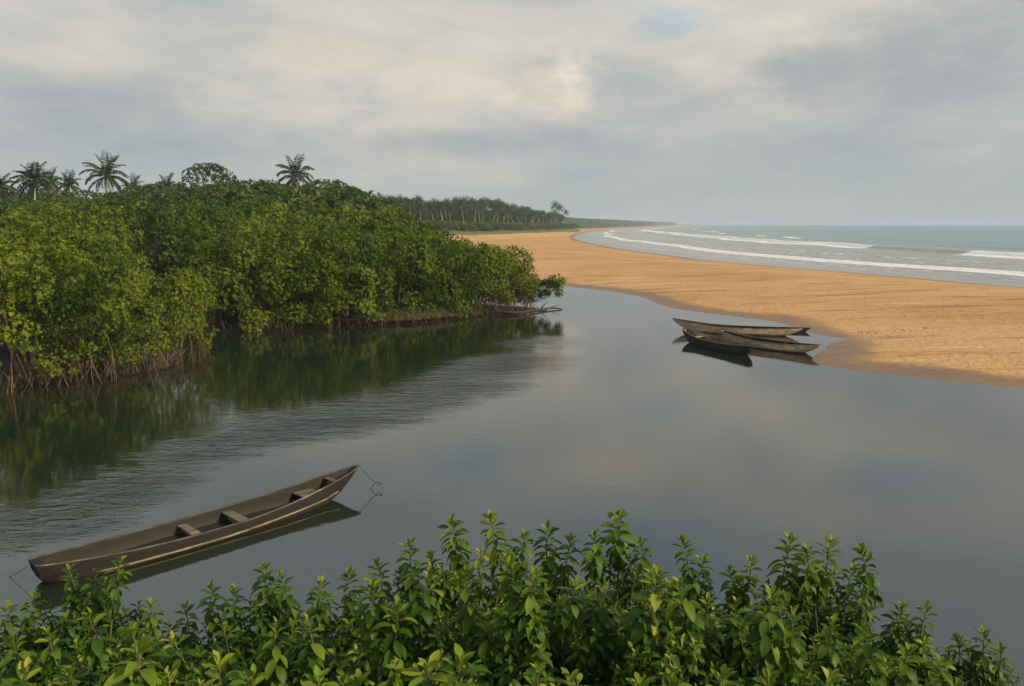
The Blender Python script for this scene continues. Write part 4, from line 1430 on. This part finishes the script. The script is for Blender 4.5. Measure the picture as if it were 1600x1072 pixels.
def make_shrub(px, Y, top, peaks, rx=.85, label=None, group=None, nfill=84, leafs=.175, bright=0.0, ry=.7):
    """peaks: (px, py) of its tall shoots' tips"""
    X, zt = at(px, top, Y)
    g = gz(X, Y)
    root = empty('broad_leaved_shrub', (X, Y, g), label, 'shrub', group)
    H = zt - g
    SHC[0] += 1
    if SHC[0] % 3 == 1:            # a smaller leaved bush
        leafs, nfill = leafs * .68, int(nfill * 1.6)
    fm = MB()
    wood = MB()
    for k in range(nfill):
        a, r_ = RNG.random() * 6.28, math.sqrt(RNG.random())
        tx, ty = math.cos(a) * r_ * rx, math.sin(a) * r_ * ry
        tz = H * (1 - .42 * r_ ** 2.2) * (RNG.uniform(.62, 1.0) if k % 3 else RNG.uniform(.25, .7))
        if k % 3 == 0:
            ty -= .2
        Ls = RNG.uniform(.28, .5)
        lean = np.array([tx * .75, ty * .7 - .15, 1.0]); lean /= np.linalg.norm(lean)
        tp = np.array([tx, ty, tz]); bs = tp - lean * Ls
        nl = 20
        c, fr, ag = shoot_frames(bs, tp, nl, leafs * RNG.uniform(.75, 1.1), .9, RNG.uniform(.5, 1.2))
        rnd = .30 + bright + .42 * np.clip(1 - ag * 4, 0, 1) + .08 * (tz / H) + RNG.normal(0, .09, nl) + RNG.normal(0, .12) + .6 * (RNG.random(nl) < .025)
        for q in range(2):
            sel = (np.arange(nl) % 2 == q)
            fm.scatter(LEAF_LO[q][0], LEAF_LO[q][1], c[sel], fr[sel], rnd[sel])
        wood.tube(np.array([bs, (bs + tp) / 2 + RNG.normal(0, .01, 3), tp]), [.007, .006, .003], 3, cap=False)
        if k % 4 == 0:
            wood.tube(np.array([(RNG.normal(0, .1), RNG.normal(0, .1), -.05), bs * np.array([.5, .5, .55]), bs]), [.014, .011, .007], 4, cap=False)
    tag(fm.build('foliage', M_SHRUB, root), kind='stuff')
    wood.build('branches', M_STEM, root)
    for (qx, qy, n, size, Ls) in peaks:
        dY = -RNG.uniform(0, .25)
        wx, wz = at(qx, qy, Y + dY)
        tp = np.array([wx - X, dY, wz - g])
        lean = np.array([RNG.normal(0, .22), RNG.normal(0, .12), 1]); lean /= np.linalg.norm(lean)
        bs = tp - lean * Ls
        bm = MB()
        mp = (bs + tp) / 2 + RNG.normal(0, .012, 3)
        foot = np.array([bs[0] * .6, bs[1] * .6, max(bs[2] - .8, -.02)])
        bm.tube(catmull([foot, bs, mp, tp], 4), np.linspace(.013, .004, 13), 5)
        shoot = bm.build('shoot', M_STEM, root)
        c, fr, ag = shoot_frames(bs, tp, n, size * 1.34, .92, RNG.uniform(.7, 1.3))
        for i in range(n):
            y_ = ag[i]
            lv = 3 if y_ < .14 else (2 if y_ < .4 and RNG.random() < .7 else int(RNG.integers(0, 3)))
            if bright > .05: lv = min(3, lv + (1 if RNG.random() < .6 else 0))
            kd = 0 if y_ < .2 else int(RNG.integers(1, 4))
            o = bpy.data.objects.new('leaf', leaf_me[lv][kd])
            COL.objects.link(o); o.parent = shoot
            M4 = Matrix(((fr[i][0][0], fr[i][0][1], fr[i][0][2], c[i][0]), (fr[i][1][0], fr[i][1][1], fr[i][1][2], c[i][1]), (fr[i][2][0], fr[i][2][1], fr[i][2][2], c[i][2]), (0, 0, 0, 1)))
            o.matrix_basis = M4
    return root


def pk(*pts, n=24, size=.135, L=.62):
    return [(p[0], p[1], int(1.4 * (p[2] if len(p) > 2 else n)), p[3] if len(p) > 3 else size, (p[4] if len(p) > 4 else L) * .8) for p in pts]


SG = 'shrubs filling the bank in the foreground'
FRONT = [(40, 'at the left edge'), (165, 'below the canoe stern'), (300, 'below the canoe reflection'), (455, 'right of the tall yellow stemmed shoot'), (560, 'left of the flat topped bright shrub'), (700, 'right of the bright large leaved shrub'),
         (860, 'below the long column of drooping leaves'), (920, 'below the tallest centre shoot'), (1020, 'left below the brightest yellow green shrub'), (1130, 'below the dip in the skyline'), (1185, 'below the yellowing top leaves'), (1330, 'below the twin tipped shrub'), (1440, 'below the step down at the right')]
shrubs = [
    # skyline row, left to right
    (30, 8.6, 965, pk((12, 948), (55, 932)), .80, 'shrub at the left picture edge, low against the water behind the canoe stern'),
    (130, 8.4, 912, pk((108, 892), (150, 900), (188, 878)), .75, 'shrub whose bright tips stand in front of the big canoe stern'),
    (250, 8.6, 975, pk((236, 945), (290, 950)), .60, 'thin dark shrub below the reflection of the big canoe'),
    (345, 8.5, 962, pk((330, 920), (365, 925)), .50, 'small shrub just left of the tall shoot before the canoe reflection'),
    (420, 8.3, 925, pk((415, 888, 30, .15, .8), (440, 902)), .55, 'shrub with a single tall yellow stemmed shoot under the middle of the canoe'),
    (520, 8.5, 918, pk((500, 912), (545, 896), (590, 882)), .75, 'round dark shrub rising toward the right below the canoe prow'),
    (650, 8.4, 872, pk((640, 851), (672, 872)), .60, 'shrub with one dark stepped shoot left of the highest shrubs'),
    (735, 8.2, 838, pk((706, 818, 28, .15, .7), (768, 811, 30, .15, .75)), .72, 'highest shrub of the left centre with two tall bright shoots'),
    (845, 8.4, 850, pk((822, 838), (856, 826, 26, .14, .7), (892, 846)), .68, 'dense shrub between the two highest groups of shoots'),
    (960, 8.2, 838, pk((930, 838), (966, 806, 30, .16, .8), (1000, 850)), .66, 'dark shrub with the single tallest shoot at the centre of the picture'),
    (1065, 8.5, 872, pk((1068, 846, 26, .14, .7), (1100, 875)), .62, 'shrub with small pointed tip right of the centre shoot'),
    (1165, 8.6, 896, pk((1140, 892), (1175, 878)), .62, 'low shrub in the dip left of the tall right group'),
    (1245, 8.1, 872, pk((1236, 846, 28, .16, .8), (1262, 862)), .50, 'tall shrub with large dark leaves, first of the right hand group'),
    (1320, 8.2, 875, pk((1298, 850, 28, .15, .8), (1346, 860, 28, .14, .7)), .56, 'tall shrub with twin tips at the right hand end of the skyline group'),
    (1425, 8.3, 962, pk((1410, 950), (1448, 952)), .60, 'shrub at the step down right of the tall right group'),
    (1530, 8.1, 1010, pk((1500, 1000), (1538, 990), (1565, 1018)), .62, 'last shrub sloping down into the right corner'),
    # middle row
    (40, 6.6, 1010, pk((20, 1000), (75, 992), n=22), .70, None), (165, 6.5, 985, pk((140, 965), (205, 985), n=22), .66, None),
    (300, 6.5, 1012, pk((270, 1000), (350, 985), n=22), .62, None), (455, 6.4, 990, pk((430, 980), (480, 972), n=22), .66, None),
    (610, 6.4, 950, pk((582, 920, 26, .16, .6), (622, 950, 24, .16, .6)), .62, 'bright large leaved shrub in the middle left of the bank'),
    (700, 6.5, 915, pk((672, 905), (728, 895), n=22), .58, None),
    (800, 6.3, 905, pk((795, 880, 34, .16, .95), (838, 900)), .58, 'shrub with a long column of drooping leaves at the centre of the bank'),
    (920, 6.4, 925, pk((900, 915), (945, 920), n=22), .62, None),
    (1040, 6.1, 915, pk((1028, 900, 34, .16, .9), (1062, 915, 28, .15, .8)), .55, 'brightest yellow green shrub right of the centre of the bank'),
    (1130, 6.5, 950, pk((1105, 940), (1150, 945), n=22), .58, None),
    (1215, 6.2, 955, pk((1205, 932, 30, .15, .8), (1240, 960)), .52, 'shrub with yellowing top leaves below the tall right group'),
    (1330, 6.5, 990, pk((1300, 975), (1350, 985), n=22), .60, None), (1440, 6.6, 1040, pk((1420, 1020), (1470, 1035), n=22), .56, None),
    # front row
    (60, 5.1, 1075, pk((40, 1050), (110, 1055), n=20), .62, None),
    (225, 4.9, 1068, pk((222, 1020, 24, .17, .5), (262, 1058, 20)), .52, 'big pale leaved shrub at the bottom left of the picture'),
    (360, 5.0, 1078, pk((340, 1040, 24, .16, .6), (395, 1060, 20)), .52, 'shrub with a drooping shoot at the bottom edge below the tall yellow stemmed shoot'),
    (520, 5.0, 1080, pk((500, 1060), (560, 1068), n=20), .56, None),
    (695, 4.8, 1078, pk((668, 1050, 22, .17, .4), (720, 1040, 24, .17, .45)), .52, 'flat topped bright shrub at the bottom edge left of centre'),
    (860, 5.0, 1072, pk((840, 1050), (890, 1060), n=20), .58, None), (1020, 5.0, 1080, pk((1000, 1070), (1050, 1062), n=20), .56, None),
    (1170, 5.1, 1078, pk((1130, 1060), (1200, 1062), n=20), .60, None), (1330, 5.3, 1085, pk((1300, 1065), (1370, 1075), n=20), .60, None),
]
for (px, Y, top, peaks, rx, lab) in shrubs:
    br = .12 if (lab and 'bright' in lab and 'tips' not in lab) else (0.06 if Y < 5.2 else (.0 if Y > 7 else .03))
    if lab is None:
        make_shrub(px, Y, top, peaks, rx, ('leafy green shrub of the middle row ' if Y > 5.8 else 'leafy green shrub at the bottom picture edge ') + min(FRONT, key=lambda m_: abs(m_[0] - px))[1], SG, bright=br)
    else:
        make_shrub(px, Y, top, peaks, rx, lab, bright=br)

# low cover between the shrubs
cv = MB()
n = 26000
cx, cy = RNG.uniform(-11, 12, n), RNG.uniform(2.2, 11.5, n)
zc, dlc = ground_z(cx, cy)[:2]
k_ = dlc > .25
cx, cy, zc = cx[k_], cy[k_], zc[k_]
n = len(cx)
hgt = RNG.random(n) ** 1.5 * .5
dd = RNG.normal(0, .7, (n, 3)); dd[:, 2] = abs(dd[:, 2]) * .7 + .1
lift = hgt * fbm(cx / 1.3, cy / 1.3, 3, 77) * 1.6
cv.scatter(LEAF_LO[0][0], LEAF_LO[0][1], np.stack([cx, cy, zc + lift], 1), frames(dd, np.array([[0, 0, 1.0]]) + RNG.normal(0, .2, (n, 3)), RNG.uniform(.05, .12, n)), .30 + RNG.normal(0, .14, n))
tag(cv.build('ground_creeper', M_SHRUB), 'low creeping leaves covering the bank under the shrubs', 'ground cover', kind='stuff')

# ------------------------------------------------------------------ haze
HZ = 2.2e-4
bpy.ops.mesh.primitive_cube_add(size=1, location=(1000, 6100, 14))
hz_o = bpy.context.object
hz_o.name = 'haze'
hz_o.scale = (26000, 13200, 40)
hm_ = bpy.data.materials.new('haze_air'); hm_.use_nodes = True
t = NT(hm_.node_tree)
vo = t.n('ShaderNodeVolumePrincipled', ins={'Color': (.74, .86, 1.0), 'Density': HZ, 'Anisotropy': 0.0})
t.put(t.n('ShaderNodeOutputMaterial').inputs['Volume'], vo)
hz_o.data.materials.append(hm_)
tag(hz_o, 'thin pale sea haze over the coast', kind='stuff')
